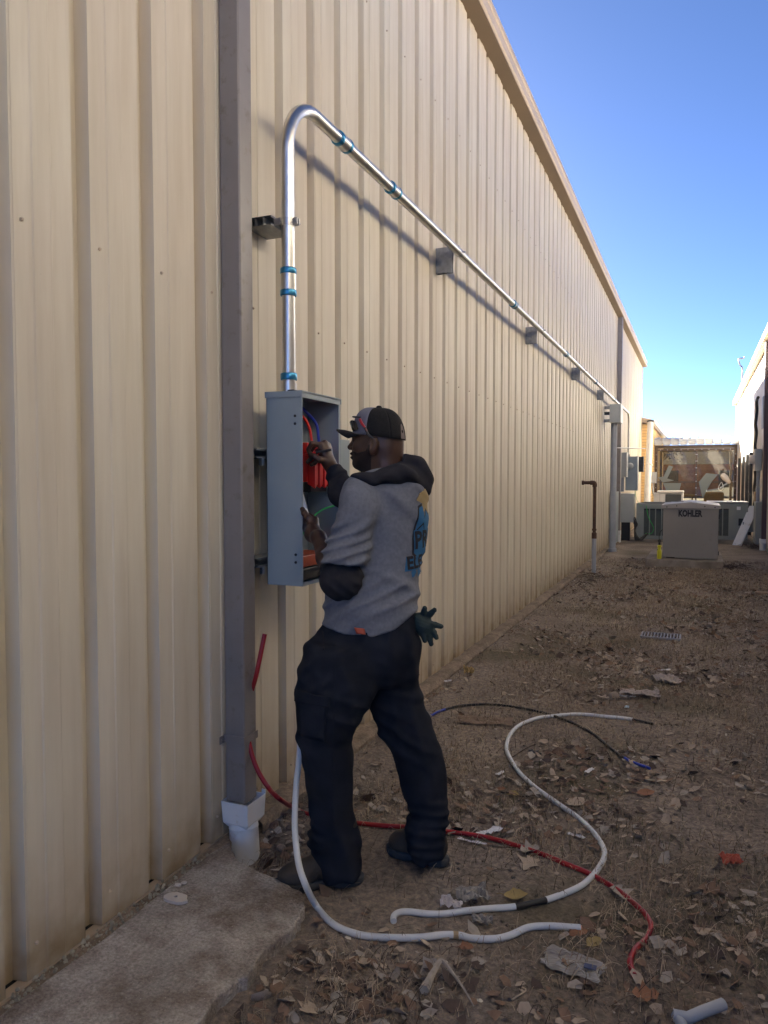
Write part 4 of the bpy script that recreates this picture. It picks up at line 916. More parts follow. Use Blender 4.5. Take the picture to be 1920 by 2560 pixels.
def chips(n, seed, m, name, smin, smax, dens=None, y1=15):
    R = np.random.RandomState(seed)
    D = dens or (lambda x, y: np.clip((0.6*vnoise(x*1.5+4, y*1.5+1)+0.4*vnoise(x*5+seed, y*5)-0.45)*5+0.15, 0.03, 1)*np.clip(bare(x,y)+0.1,0,1))
    P = scatter(n, D, seed=seed, y1=y1); k = 5; s = smin+(smax-smin)*R.rand(n)**2
    a0 = R.rand(n)*6.28; V = np.zeros((n, k, 3)); tx, ty = R.randn(n)*0.35, R.randn(n)*0.35
    for j in range(k):
        a = a0+j*2*math.pi/k+R.rand(n)*0.6; r = s*(0.55+0.6*R.rand(n)); dx, dy = r*np.cos(a), r*np.sin(a)*0.75
        V[:,j] = np.stack([P[:,0]+dx, P[:,1]+dy, hfun(P[:,0]+dx, P[:,1]+dy)+0.004+0.6*s*0.5+dx*tx+dy*ty], 1)
    b = (np.arange(n)*k)[:,None]; F = b+np.arange(k)[None,:]
    return np_mesh(name, V.reshape(-1,3), F, m)
M_l = [mat('leaf_tan', (0.43,0.35,0.27), 0.8, var=0.2, vscale=40), mat('leaf_brown', (0.22,0.14,0.095), 0.8, var=0.25, vscale=40), mat('leaf_grey', (0.37,0.33,0.285), 0.85, var=0.2, vscale=40), mat('leaf_dark', (0.10,0.07,0.055), 0.85, var=0.2, vscale=40), mat('leaf_yellow', (0.33,0.25,0.10), 0.8, var=0.15, vscale=40), mat('leaf_orange', (0.28,0.135,0.075), 0.8, var=0.2, vscale=40)]
chips(3600, 21, M_l[1], 'leaf_litter', 0.006, 0.034); chips(3000, 22, M_l[3], 'leaf_litter', 0.006, 0.036); chips(2600, 23, M_l[2], 'leaf_litter', 0.006, 0.034); chips(1700, 24, M_l[0], 'leaf_litter', 0.006, 0.030)
chips(520, 25, mat('pale_chip', (0.62,0.57,0.48), 0.9), 'pale_stone_chips', 0.004, 0.013)
# soil clods
R = np.random.RandomState(31); P = scatter(5000, lambda x,y: np.clip(0.3+vnoise(x*3,y*3),0,1), seed=31, y1=12); V = []; F = []
oct_ = np.array([(1,0,0),(-1,0,0),(0,1,0),(0,-1,0),(0,0,1),(0,0,-1)], float); of = np.array([(0,2,4),(2,1,4),(1,3,4),(3,0,4),(2,0,5),(1,2,5),(3,1,5),(0,3,5)])
sz = 0.0025+0.008*R.rand(len(P))**3; C = np.stack([P[:,0],P[:,1],hfun(P[:,0],P[:,1])+sz*0.3],1)
V = (C[:,None,:] + oct_[None]*sz[:,None,None]*(0.7+0.6*R.rand(len(P),6,1))).reshape(-1,3); F = (np.arange(len(P))[:,None,None]*6+of[None]).reshape(-1,3)
np_mesh('soil_clods', V, F, M_dirt)

# individual leaves
def leaf_mesh(kind, seed, m):
    rng = random.Random(seed); rows = []; n = 7
    for i in range(n+1):
        t = i/n
        w = math.sin(math.pi*min(1, t*0.97+0.02))**0.75*(0.36 if kind == 0 else 0.42)
        if kind == 1: w *= 1+0.55*math.sin(t*math.pi*5+0.5)*(1 if t > 0.1 else 0)
        if kind == 2: w *= 0.7+0.5*rng.random()
        rows.append((t-0.5, w))
    k1, k2, k3 = rng.uniform(0.1,0.55), rng.uniform(-0.4,0.5), rng.uniform(-0.25,0.25)
    vs = []
    for t, w in rows:
        for j in range(-2, 3):
            s = j/2; ww = w*(1 if j <= 0 else rng.uniform(0.8,1.1)); yy = s*ww
            vs.append((t + 0.02*rng.uniform(-1,1), yy, k1*yy*yy*2.2 + k2*t*t*0.9 + k3*t*yy*2 + 0.02*rng.uniform(-1,1)))
    mb = MB(); mb.add(vs, [(i*5+j, i*5+j+1, (i+1)*5+j+1, (i+1)*5+j) for i in range(n) for j in range(4)])
    mb.tube([(-0.5,0,k2*0.2), (-0.62,0.01,k2*0.3+0.01), (-0.8,0.03,k2*0.3)], 0.012, 4)
    me = bpy.data.meshes.new('dry_leaf'); me.from_pydata(mb.v, [], mb.f); me.materials.append(m); me.polygons.foreach_set('use_smooth', [True]*len(me.polygons)); return me
cols = [('tan','crisp tan dry leaf curled on the dirt'),('brown','brown dry leaf lying on the dirt'),('grey','grey-brown faded leaf lying on the dirt'),('dark','dark brown leaf half lost in the dirt')]
lm = [[leaf_mesh(k, 10*c+k, M_l[c]) for k in range(3)] for c in range(4)]
LR = np.random.RandomState(77); LP = scatter(285, lambda x,y: np.clip((0.6*vnoise(x*1.5+4,y*1.5+1)+0.4*vnoise(x*4,y*4)-0.42)*5+0.15,0.04,1)*np.clip(bare(x,y),0,1), y0=1.1, y1=11.5, x0=0.25, x1=2.6, seed=78)
for i, (x, y) in enumerate(LP):
    c = LR.choice(4, p=[0.30,0.26,0.26,0.18]); me = lm[c][LR.randint(3)]; o = bpy.data.objects.new('dry_leaf', me); COL.objects.link(o)
    s = 0.034+0.050*LR.rand(); s *= 1.0 if y < 5 else 1.15
    o.location = (x, y, GZ(x,y)+0.008+s*0.06); o.rotation_euler = (LR.randn()*0.5, LR.randn()*0.5, LR.rand()*6.28); o.scale = (s, s, s)
    reg = ('in the foreground near the slab' if y < 2.5 and x < 1.1 else 'in the right foreground' if y < 2.6 else 'beside the curb under the wall' if x < 0.75 else 'among the cable loops' if y < 4.2 and x < 1.75 else 'on the right side past the white cable' if y < 4.6 else 'near the drain grate and pale rags' if y < 8 else 'far off toward the generator')
    tag(o, cols[c][1].replace('on the dirt', 'on dirt').replace(' half lost in the dirt', '') + ' ' + reg, 'leaf', '%s dry leaves %s' % (cols[c][0], reg))
def put_leaf(px, py, c, size, label, kind=1, rz=0.0):
    p = G(px, py, 0.01); o = bpy.data.objects.new('dry_leaf', leaf_mesh(kind, int(px), M_l[c])); COL.objects.link(o)
    o.location = (p[0], p[1], GZ(p[0],p[1])+0.012); o.scale = (size,)*3; o.rotation_euler = (0.1,-0.1,rz); tag(o, label, 'leaf')
put_leaf(1282,1979,4,0.062,'bright yellow leaf on the dirt beside the upper white loop',2)
put_leaf(1254,1968,5,0.045,'small orange leaf left of the bright yellow leaf',2)
put_leaf(1615,1985,5,0.085,'large orange-brown leaf on the dirt right of the blue cable tip',0,0.4)
put_leaf(1290,2243,4,0.085,'long yellow leaf just above the black taped cable section',0,0.3)
put_leaf(1440,2005,0,0.10,'folded tan leaf resting against the upper white cable loop',0,0.9)
put_leaf(1322,2160,0,0.09,'big lobed tan leaf on bare soil below the red cable',1,1.2)
put_leaf(1550,2235,2,0.085,'grey lobed leaf lying over the red cable near its bend',1,2.2)
put_leaf(1325,2125,2,0.08,'grey leaf tucked over the red cable near the white paper strip',1,0.5)
put_leaf(1615,2480,5,0.075,'reddish-brown leaf near the bottom of the picture right of centre',1,0.2)
put_leaf(1485,2363,4,0.06,'small ochre leaf below the end of the lower white cable',2,1.0)
put_leaf(1445,2328,5,0.07,'red-brown leaf touching the end of the lower white cable',2,0.6)
put_leaf(1165,2366,5,0.05,'small orange-brown leaf below the middle of the lower white cable',2,0.2)

# ================================================================== RUBBISH
def crumple(px, py, sx, sy, h, m, name, label, cat, seed, rz=0.0, fold=1.0, res=12, curl=0.0):
    p = G(px, py, 0.01); rng = np.random.RandomState(seed); c, s = math.cos(rz), math.sin(rz); vs = []
    for i in range(res+1):
        for j in range(res+1):
            a, b = i/res-0.5, j/res-0.5
            e = 1+0.16*(rng.rand()-0.5) if i in (0,res) or j in (0,res) else 1
            x, y = a*sx*e, b*sy*e
            z = h*fold*(vnoise((a+seed)*4.3, (b+seed)*4.3)*0.8 + 0.45*abs(math.sin(a*9+b*5+seed)) + 0.3*rng.rand()) + curl*a*a
            X_, Y_ = p[0]+c*x-s*y, p[1]+s*x+c*y; vs.append((X_, Y_, GZ(X_,Y_)+0.004+z))
    n = res+1; mb = MB(); mb.add(vs, [(i*n+j,(i+1)*n+j,(i+1)*n+j+1,i*n+j+1) for i in range(res) for j in range(res)])
    return tag(mb.build(name, m, None), label, cat)
M_plast = mat('dirty_clear_plastic', (0.24,0.225,0.205), 0.35, var=0.2, vscale=20)
M_paper = mat('white_paper', (0.72,0.72,0.74), 0.7, var=0.05)
M_rag = mat('dirty_tissue', (0.38,0.33,0.30), 0.9, var=0.15, vscale=20)
w1 = crumple(1432,2410,0.185,0.105,0.010,M_plast,'plastic_wrapper','crumpled clear plastic wrapper with a small dark label, lower right of the cables','wrapper',5,-0.15)
crumple(1180,2238,0.115,0.08,0.022,M_plast,'plastic_scrap','grey plastic scrap standing above the hooked white cable end','plastic scrap',8,0.5,1.2)
crumple(1205,2298,0.07,0.045,0.018,M_plast,'plastic_scrap','small crumpled plastic scrap just below the hooked white cable','plastic scrap',9,0.2,1.2)
crumple(1600,1735,0.26,0.16,0.030,M_rag,'rag','long dirty pale rag crumpled on the dirt','rag',4,0.1,1.0)
crumple(1668,1700,0.17,0.24,0.034,M_rag,'rag','crumpled dirty tissue bunched behind the long rag','rag',14,0.5,1.0)
crumple(1568,1738,0.11,0.045,0.008,M_paper,'paper_scrap','bright paper scrap left of the dirty rag','paper',6,-0.2)
crumple(1660,1671,0.10,0.05,0.008,M_paper,'paper_scrap','white paper scrap behind the dirty rags','paper',7,0.2)
crumple(1567,1763,0.03,0.04,0.006,mat('pale_blue_paper',(0.5,0.65,0.75),0.6),'paper_scrap','tiny pale blue scrap in front of the dirty rag','paper',12,0.0)
crumple(1225,2076,0.125,0.035,0.012,M_paper,'paper_strip','torn white paper strip standing behind the red cable','paper',3,0.9,1.2)
crumple(1180,2099,0.12,0.020,0.006,M_paper,'paper_strip','narrow white paper strip under the red cable','paper',13,-0.1)
crumple(1474,1927,0.075,0.022,0.008,M_paper,'paper_strip','small white paper strip inside the big white loop','paper',15,1.3)
crumple(1440,2084,0.08,0.020,0.008,M_paper,'paper_strip','white paper sliver left of the big white cable bend','paper',16,-0.4)
crumple(1249,1929,0.05,0.022,0.008,M_paper,'paper_strip','tiny cream scrap outside the white loop, left side','paper',17,1.1)
crumple(1827,2157,0.075,0.06,0.022,mat('orange_wrapper',(0.42,0.09,0.05),0.5,var=0.1),'orange_wrapper','crumpled orange wrapper on the dirt at the right','wrapper',18,0.3,1.3)
crumple(1128,2262,0.075,0.05,0.030,mat('white_foam',(0.60,0.55,0.53),0.9,bump=0.6,bscale=90),'foam_lump','rough whitish foam lump behind the hooked white cable','foam',19,0.2,1.0)
crumple(1210,1798,0.34,0.16,0.010,mat('brown_paper',(0.20,0.14,0.10),0.8,var=0.15),'cardboard_scrap','flat brown cardboard scrap under the black cable','cardboard',20,0.2,1.0)
crumple(1172,1690,0.08,0.10,0.045,mat('kraft_card',(0.42,0.30,0.13),0.8),'paper_cup','crushed yellowish paper cup by the curb','cup',22,0.3,1.1)
crumple(1118,1707,0.065,0.04,0.010,M_paper,'paper_scrap','small white paper scrap against the curb','paper',23,0.3)
crumple(1150,2205,0.02,0.15,0.004,M_l[2],'bark_strip','thin curled grey bark strip, lower left of the wrapper','bark',24,0.5) if False else None
lp = G(1425+0,2405,0); 
# wrapper label
lb = MB(); a = G(1462,2408,0.03); lb.box(a[0]-0.002,a[0]+0.035,a[1]-0.012,a[1]+0.012,GZ(a[0],a[1])+0.0235,GZ(a[0],a[1])+0.0245); tag(lb.build('printed_label', mat('navy_print',(0.03,0.04,0.10),0.4), None), 'small navy label patch on the clear wrapper', 'label')
tag(MB().tube(cr([tuple(np.array(G(x,y,0.012))+np.array([0,0,0.004])) for x,y in ((1060,2478),(1085,2430),(1105,2405),(1135,2440),(1160,2475),(1185,2520))],5), [0.016,0.015,0.013,0.012,0.011,0.010,0.009,0.009,0.008,0.008,0.007,0.007,0.006,0.006,0.006,0.005,0.005,0.005,0.004,0.004,0.004,0.003,0.003,0.003,0.002,0.002], 6).build('bark_strip', M_l[2], None, smooth=True), 'thin curled grey bark strip on the dirt below the white cables', 'bark')
# grey pipe offcut bottom right
q = [G(1683,2538,0.03), G(1720,2545,0.03), G(1755,2530,0.03), G(1808,2510,0.03)]
off = thing('pipe_offcut', 'grey plastic pipe offcut with a broken end, bottom right corner of the picture', 'pipe', tuple(q[0]))
MB().tube([tuple(a) for a in q], 0.016, 12, caps=False).build('pipe', M_pvcg, off, smooth=True); q2 = [G(1690,2535,0.03), G(1712,2575,0.02)]
MB().cyl(q2[0], q2[1], 0.015, 10).build('broken_end', M_pvcg, off, smooth=True)
# concrete fragment with a hole, on the slab
fx, fy = on(440,2240,2,0.05)[:2]
rng = random.Random(2); ring_ = [(0.036*math.cos(a)*rng.uniform(0.85,1.15)*1.25, 0.030*math.sin(a)*rng.uniform(0.85,1.15)) for a in np.linspace(0,2*math.pi,14)[:-1]]
mb = MB(); n = len(ring_); hr = [(0.006*math.cos(a), 0.006*math.sin(a)) for a in np.linspace(0,2*math.pi,14)[:-1]]
vs = []
for rr_, z in ((ring_,0.036),(ring_,0.046),(hr,0.049),(hr,0.036)): vs += [(fx+a,fy+b,z) for a,b in rr_]
mb.add(vs, [(k*n+i,k*n+(i+1)%n,(k+1)*n+(i+1)%n,(k+1)*n+i) for k in range(3) for i in range(n)])
M_chip = mat('pale_stone', (0.55,0.50,0.45), 0.9, bump=0.4, bscale=80, var=0.1)
tag(mb.build('stone_disc', M_chip, None), 'flat pale stone disc with a hole lying on the concrete slab', 'stone')
def pebble(p, r, m, name, label, cat, sq=0.6, group=None, seed=0):
    rng = np.random.RandomState(seed); bm = bmesh.new(); bmesh.ops.create_icosphere(bm, subdivisions=2, radius=1)
    for v in bm.verts:
        k = 0.72+0.5*float(vnoise(v.co.x*1.7+seed, v.co.y*1.7+v.co.z*2.3+seed)); v.co = Vector((p[0]+v.co.x*r*k*1.2, p[1]+v.co.y*r*k, p[2]+v.co.z*r*sq*k))
    me = bpy.data.meshes.new(name); bm.to_mesh(me); bm.free(); me.materials.append(m); o = bpy.data.objects.new(name, me); COL.objects.link(o); return tag(o, label, cat, group)
g_ = on(445,2212,2,0.045); pebble((g_[0],g_[1],0.044), 0.011, M_chip, 'stone_chip', 'small pale chip right behind the stone disc on the slab', 'stone', seed=3)
g_ = on(460,2206,2,0.045); pebble((g_[0],g_[1],0.044), 0.010, M_chip, 'stone_chip', 'thin pale chip nearest the wall behind the stone disc', 'stone', seed=5)
# rubble in the pit by the drain pipe
M_rub = mat('dirty_rubble', (0.25,0.20,0.16), 0.95, var=0.3, vscale=10, bump=0.5, bscale=60); rr_ = np.random.RandomState(5)
for k in range(46):
    x = 0.06+0.34*rr_.rand(); y = 2.36+0.42*rr_.rand(); r = 0.006+0.016*rr_.rand()**2
    if (x-0.105)**2+(y-2.575)**2 < 0.0075 or y < 2.42-0.3*x: continue
    pebble((x,y,GZ(x,y)+r*0.3), r, M_rub if k % 4 else M_chip, 'rubble_stone', 'dirty rubble stone in the hollow round the white drain pipe', 'stone', 0.7, 'rubble stones round the drain pipe', k)
# foam / gravel filler in the gap between wall and slab
rr_ = np.random.RandomState(8); mb = MB()
for k in range(700):
    y = 0.3+2.1*rr_.rand(); x = 0.004+0.055*rr_.rand(); s = 0.003+0.008*rr_.rand()**2; z = 0.004+0.022*rr_.rand()
    c = np.array([x,y,z]); mb.add([c+np.array(o_)*s*rr_.uniform(0.7,1.3) for o_ in oct_], [tuple(f) for f in of])
mb.build('gap_gravel', mat('gap_gravel_mix', (0.34,0.32,0.25), 0.95, var=0.5, vscale=25), None, kind='stuff')
# drain grate
gr = thing('drain_grate', 'small rectangular metal drain grate set in the dirt', 'drain', tuple(G(1652,1590,0)))
c0 = G(1652,1590,0.01); gx, gy = c0[0], c0[1]
MB().box(gx-0.17,gx+0.17,gy-0.11,gy+0.11,-0.05,GZ(gx,gy)+0.004).build('basin', M_dark, gr)
fr_ = MB(); zt_ = GZ(gx,gy)+0.016
fr_.box(gx-0.18,gx+0.18,gy-0.12,gy-0.105,0,zt_); fr_.box(gx-0.18,gx+0.18,gy+0.105,gy+0.12,0,zt_); fr_.box(gx-0.18,gx-0.165,gy-0.105,gy+0.105,0,zt_); fr_.box(gx+0.165,gx+0.18,gy-0.105,gy+0.105,0,zt_); fr_.build('frame', M_galv, gr)
for k in range(11): MB().box(gx-0.152+k*0.0295,gx-0.142+k*0.0295,gy-0.104,gy+0.104,zt_-0.012,zt_-0.001).build('bar', M_galv, gr)
# twigs
tw_ = np.random.RandomState(3)
for k in range(26):
    x, y = scatter(1, seed=300+k, y1=9)[0]; a = tw_.rand()*6.28; L = 0.07+0.16*tw_.rand()
    pts = [(x+math.cos(a)*L*t+0.01*tw_.randn(), y+math.sin(a)*L*t+0.01*tw_.randn(), 0) for t in (0,0.33,0.66,1)]
    pts = [(p[0],p[1],GZ(p[0],p[1])+0.006+0.006*tw_.rand()) for p in pts]
    tag(MB().tube(cr(pts,3), 0.0022+0.0015*tw_.rand(), 5).build('twig', M_straw1 if k % 3 else M_straw3, None, smooth=True), 'thin dry twig lying on the dirt', 'twig', 'thin twigs scattered on the dirt')
# brush pile right of pad and at right edge
def brush(cx, cy, sx, sy, n, label, seed):
    R = np.random.RandomState(seed); mb = MB()
    for k in range(n):
        x = cx+sx*R.randn()*0.4; y = cy+sy*R.randn()*0.4; a = R.rand()*6.28; L = 0.05+0.2*R.rand(); z = GZ(x,y)+0.01+0.05*R.rand()
        mb.tube([(x,y,z),(x+math.cos(a)*L/2,y+math.sin(a)*L/2,z+0.03*R.randn()),(x+math.cos(a)*L,y+math.sin(a)*L,GZ(x,y)+0.01)], 0.004, 4)
    for k in range(n*2):
        x = cx+sx*R.randn()*0.45; y = cy+sy*R.randn()*0.45; s = 0.015+0.03*R.rand(); a = R.rand()*6.28; z = GZ(x,y)+0.01+0.04*R.rand()
        mb.add([(x+s*math.cos(a),y+s*math.sin(a),z+0.01),(x-s*math.sin(a),y+s*math.cos(a),z),(x-s*math.cos(a),y-s*math.sin(a),z+0.012*R.rand())], [(0,1,2)])
    o = mb.build('brush_pile', M_l[3], None, recalc=False, kind='stuff'); return o
brush(2.42,13.95,0.25,0.5,40,'',1); brush(2.85,8.3,0.35,0.7,70,'',2); brush(2.95,18.6,0.2,0.5,25,'',3); brush(0.35,11.5,0.2,1.5,30,'',4)
pl = MB().box(2.55,2.95,10.85,10.98,0.0,0.035); tag(pl.build('board_scrap', mat('weathered_board',(0.33,0.24,0.16),0.8,var=0.2), None), 'short weathered board lying at the right edge of the dirt', 'board')
# ================================================================== PERSON (signed distance fields meshed with surface nets)
def surfnets(F, org, h):
    nx, ny, nz = F.shape; ins = F < 0
    c = np.zeros((nx-1, ny-1, nz-1), np.int8)
    offs = [(i,j,k) for i in (0,1) for j in (0,1) for k in (0,1)]
    for i,j,k in offs: c += ins[i:nx-1+i, j:ny-1+j, k:nz-1+k]
    act = (c > 0) & (c < 8); idx = np.full(act.shape, -1, np.int64); A = np.argwhere(act); idx[act] = np.arange(len(A))
    S = np.zeros((len(A), 3)); N = np.zeros(len(A))
    for a in offs:
        for d in range(3):
            if a[d]: continue
            b = list(a); b[d] = 1
            fa = F[A[:,0]+a[0], A[:,1]+a[1], A[:,2]+a[2]]; fb = F[A[:,0]+b[0], A[:,1]+b[1], A[:,2]+b[2]]
            m = (fa < 0) != (fb < 0); t = np.where(m, fa/(fa-fb+1e-12), 0); p = np.tile(np.array(a, float), (len(A),1)); p[:,d] += t
            S[m] += p[m]; N[m] += 1
    V = (A + S/N[:,None])*h + org; Q = []
    for d in range(3):
        e, f = [(1,2),(2,0),(0,1)][d]
        sl0 = [slice(None)]*3; sl1 = [slice(None)]*3; sl0[d] = slice(0,-1); sl1[d] = slice(1,None)
        a, b = ins[tuple(sl0)], ins[tuple(sl1)]; E_ = np.argwhere(a != b); flip = a[tuple(E_.T)]
        ok = (E_[:,e] > 0) & (E_[:,f] > 0) & (E_[:,e] < F.shape[e]-1) & (E_[:,f] < F.shape[f]-1); E_ = E_[ok]; flip = flip[ok]
        def g(de, df):
            q = E_.copy(); q[:,e] -= de; q[:,f] -= df; return idx[tuple(q.T)]
        q = np.stack([g(1,1), g(0,1), g(0,0), g(1,0)], 1); q[~flip] = q[~flip][:, ::-1]; Q.append(q)
    return V, np.concatenate(Q)
def grid(lo, hi, h):
    lo = np.array(lo, float); n = np.ceil((np.array(hi)-lo)/h).astype(int)+1
    ax = [lo[i]+h*np.arange(n[i]) for i in range(3)]
    return np.stack(np.meshgrid(*ax, indexing='ij'), -1).astype(np.float32), lo
def smin(a, b, k):
    h = np.clip(0.5+0.5*(b-a)/k, 0, 1); return b*(1-h)+a*h-k*h*(1-h)
def smax(a, b, k): return -smin(-a, -b, k)
def cap(P, a, b, ra, rb):
    a = np.array(a, np.float32); b = np.array(b, np.float32); d = b-a
    t = np.clip(((P-a)@d)/d.dot(d), 0, 1); return np.linalg.norm(P-a-t[...,None]*d, axis=-1)-(ra+(rb-ra)*t)
def ell(P, c, r, R=None):
    q = P-np.array(c, np.float32)
    if R is not None: q = q@np.array(R, np.float32)     # columns of R = local axes
    r = np.array(r, np.float32); k0 = np.linalg.norm(q/r, axis=-1); k1 = np.linalg.norm(q/(r*r), axis=-1)
    return k0*(k0-1)/(k1+1e-9)
def rmesh(name, V, Q, m, parent, smooth_it=0):
    if smooth_it:
        E_ = np.concatenate([Q[:,[0,1]],Q[:,[1,2]],Q[:,[2,3]],Q[:,[3,0]]])
        for _ in range(smooth_it):
            S = np.zeros_like(V); N = np.zeros(len(V)); 
            for a,b in ((0,1),(1,0)): np.add.at(S, E_[:,a], V[E_[:,b]]); np.add.at(N, E_[:,a], 1)
            V = 0.5*V+0.5*S/N[:,None]
    o = np_mesh(name, V, Q, m, None); o.data.polygons.foreach_set('use_smooth', np.ones(len(Q), bool))
    if parent is not None: o.parent = parent; o.matrix_parent_inverse = Matrix.Translation(-parent.location)
    return o
def vn3(p, s, seed=0):
    return vnoise(p[...,0]*s+seed, p[...,1]*s*0.9+p[...,2]*s*1.3+seed*1.7)
UH, WH = _rh.astype(np.float32), _fh.astype(np.float32)      # image-right and depth directions, level
def uw(P): q = P-CAM.astype(np.float32); return q@UH, q@WH
def UW(u, w, z): return CAM*np.array([1,1,0]) + UH*u + WH*w + np.array([0,0,z])
def col(px, py, w): p = W(px, py, w); q = p-CAM; return float(q@_rh), p[2]

def loft(P, rows, w_fn=None):
    """rows: (py, left px, right px, depth w, half depth) -> vertical body whose outline follows the rows"""
    T = []
    for py, l, r, w, hd in rows:
        ul, z = col(l, py, w); ur, _ = col(r, py, w); T.append((z, (ul+ur)/2, (ur-ul)/2, w, hd))
    T = np.array(sorted(T)); u, w = uw(P); z = P[...,2]
    # monotone-ish smooth interpolation by densified Catmull-Rom
    zz = np.linspace(T[0,0], T[-1,0], 160); D = []
    C = cr([tuple(t) for t in T], 10)
    o = np.argsort(C[:,0]); C = C[o]
    f = lambda k: np.interp(z, C[:,0], C[:,k])
    cu, hu, cw, hw = f(1), f(2), f(3), f(4)
    k0 = np.sqrt(((u-cu)/hu)**2+((w-cw)/hw)**2); d = (k0-1)*np.minimum(hu,hw)
    zl, zh = T[0,0], T[-1,0]; e = np.maximum(z-zh, zl-z)
    return smax(d, e, 0.03)
def fold(P, dirv, wl, amp, warp=0.5, seed=0, sharp=2.0, mod=6.0):
    d = np.array(dirv, float); d /= np.linalg.norm(d)
    ph = (P@d.astype(np.float32))/wl*2*math.pi + warp*4*(vn3(P, 7, seed)-0.5)+warp*6*(vn3(P, 3, seed+5)-0.5)
    a = np.clip((vn3(P, mod, seed+9)-0.32)*2.6, 0, 1.2); return -amp*a*(0.5+0.5*np.sin(ph))**sharp

M_skin = mat('dark_brown_skin', (0.062,0.030,0.020), 0.42, var=0.12, vscale=30, bump=0.05, bscale=400, spec=0.45)
M_shirt = mat('grey_heather_cotton', (0.165,0.178,0.212), 0.95, var=0.12, vscale=70, bump=0.12, bscale=500, spec=0.1)
M_hood = mat('charcoal_fleece', (0.030,0.030,0.036), 0.95, var=0.15, vscale=30, bump=0.15, bscale=400, spec=0.1)
M_trou = mat('navy_black_canvas', (0.017,0.020,0.029), 0.85, var=0.25, vscale=12, bump=0.12, bscale=300, spec=0.15, dirt=((0.028,0.027,0.028), 5, 0.55, 0.8))
M_boot = mat('worn_brown_leather', (0.050,0.040,0.032), 0.7, var=0.25, vscale=15, bump=0.2, bscale=120)
M_sole = mat('dusty_rubber', (0.05,0.055,0.06), 0.8, var=0.2, vscale=20)
M_capk = mat('black_mesh_cap', (0.020,0.020,0.021), 0.85, var=0.15, vscale=60, bump=0.3, bscale=700, spec=0.15)
M_capg = mat('grey_cap_front', (0.15,0.16,0.21), 0.8, bump=0.1, bscale=500)
M_glove = mat('dark_green_glove', (0.012,0.028,0.03), 0.7, bump=0.2, bscale=300, var=0.2, vscale=30)

WT = 2.92; WHD = 2.94
WB = 2.83                                   # depth of the spine
person = thing('person', 'man in grey t-shirt, charcoal hoodie, dark trousers and black cap, wiring the box', 'person', (0.7, 2.62, 0))

# ---------------- head frame
_c, _s = math.cos(math.radians(14)), math.sin(math.radians(14))
HF = -UH*_c + WH*_s; HL = np.cross(np.array([0,0,1.0]), HF); HU = np.array([0,0,1.0])     # forward, left(=near), up
HF = HF/np.linalg.norm(HF); EAR = W(930,1113,WHD-0.075); HO = EAR + HF*0.0 - HL*0.078      # head origin between the ears
HR = np.stack([HF, HL, HU], 1)
def HP(x, y, z): return HO + HF*x + HL*y + HU*z
def head_sdf(P):
    Q = (P-HO.astype(np.float32))@HR.astype(np.float32)
    e = lambda c, r: ell(Q, c, r)
    d = e((-0.008,0,0.045),(0.099,0.076,0.095))
    d = smin(d, e((0.040,0,-0.005),(0.058,0.060,0.075)), 0.03)
    d = smin(d, e((0.045,0,-0.052),(0.044,0.050,0.032)), 0.03)        # jaw
    d = smin(d, e((0.078,0,-0.072),(0.020,0.026,0.018)), 0.022)       # chin
    d = smin(d, e((-0.058,0,-0.015),(0.034,0.048,0.045)), 0.04)        # nape
    d = smin(d, e((0.082,0,0.038),(0.016,0.048,0.014)), 0.014)        # brow
    for s in (-1,1):
        d = smin(d, e((0.062,s*0.042,-0.008),(0.026,0.020,0.020)), 0.016)   # cheek
        d = smax(d, -e((0.100,s*0.031,0.016),(0.016,0.017,0.010)), 0.010)
        d = smin(d, e((0.080,s*0.031,0.016),(0.0125,0.0125,0.0115)), 0.002)  # eyeball
        d = smin(d, e((0.084,s*0.031,0.024),(0.011,0.017,0.0045)), 0.004)  # lid
    d = smin(d, cap(Q,(0.092,0,0.024),(0.110,0,-0.003),0.0085,0.0120), 0.010)
    for s in (-1,1): d = smin(d, e((0.098,s*0.013,-0.008),(0.011,0.008,0.008)), 0.005)
    d = smin(d, e((0.098,0,-0.030),(0.013,0.024,0.0070)), 0.006)       # lips
    d = smin(d, e((0.097,0,-0.044),(0.013,0.021,0.0075)), 0.006)
    d = smax(d, -e((0.112,0,-0.037),(0.012,0.024,0.0018)), 0.003)
    # ears
    for s in (-1,1):
        c0 = (-0.004,s*0.083,-0.002)
        R = np.array([[0.97,-0.24*s*0,-0.2],[0,1,0],[0.2,0,0.97]])
        o = ell(Q, c0, (0.0190,0.012,0.036), R); i_ = ell(Q, (0.001,s*0.097,0.004), (0.0110,0.011,0.021), R)
        o = smax(o, -i_, 0.004); d = smin(d, o, 0.006)
    # neck
    d = smin(d, cap(Q,(-0.028,0,-0.02),(-0.050,0,-0.20),0.064,0.072), 0.035)
    d = smin(d, cap(Q,(-0.048,0,-0.03),(-0.064,0,-0.15),0.041,0.052), 0.03)
    d = smin(d, cap(Q,(0.02,0,-0.07),(-0.025,0,-0.19),0.045,0.055), 0.03)
    return d

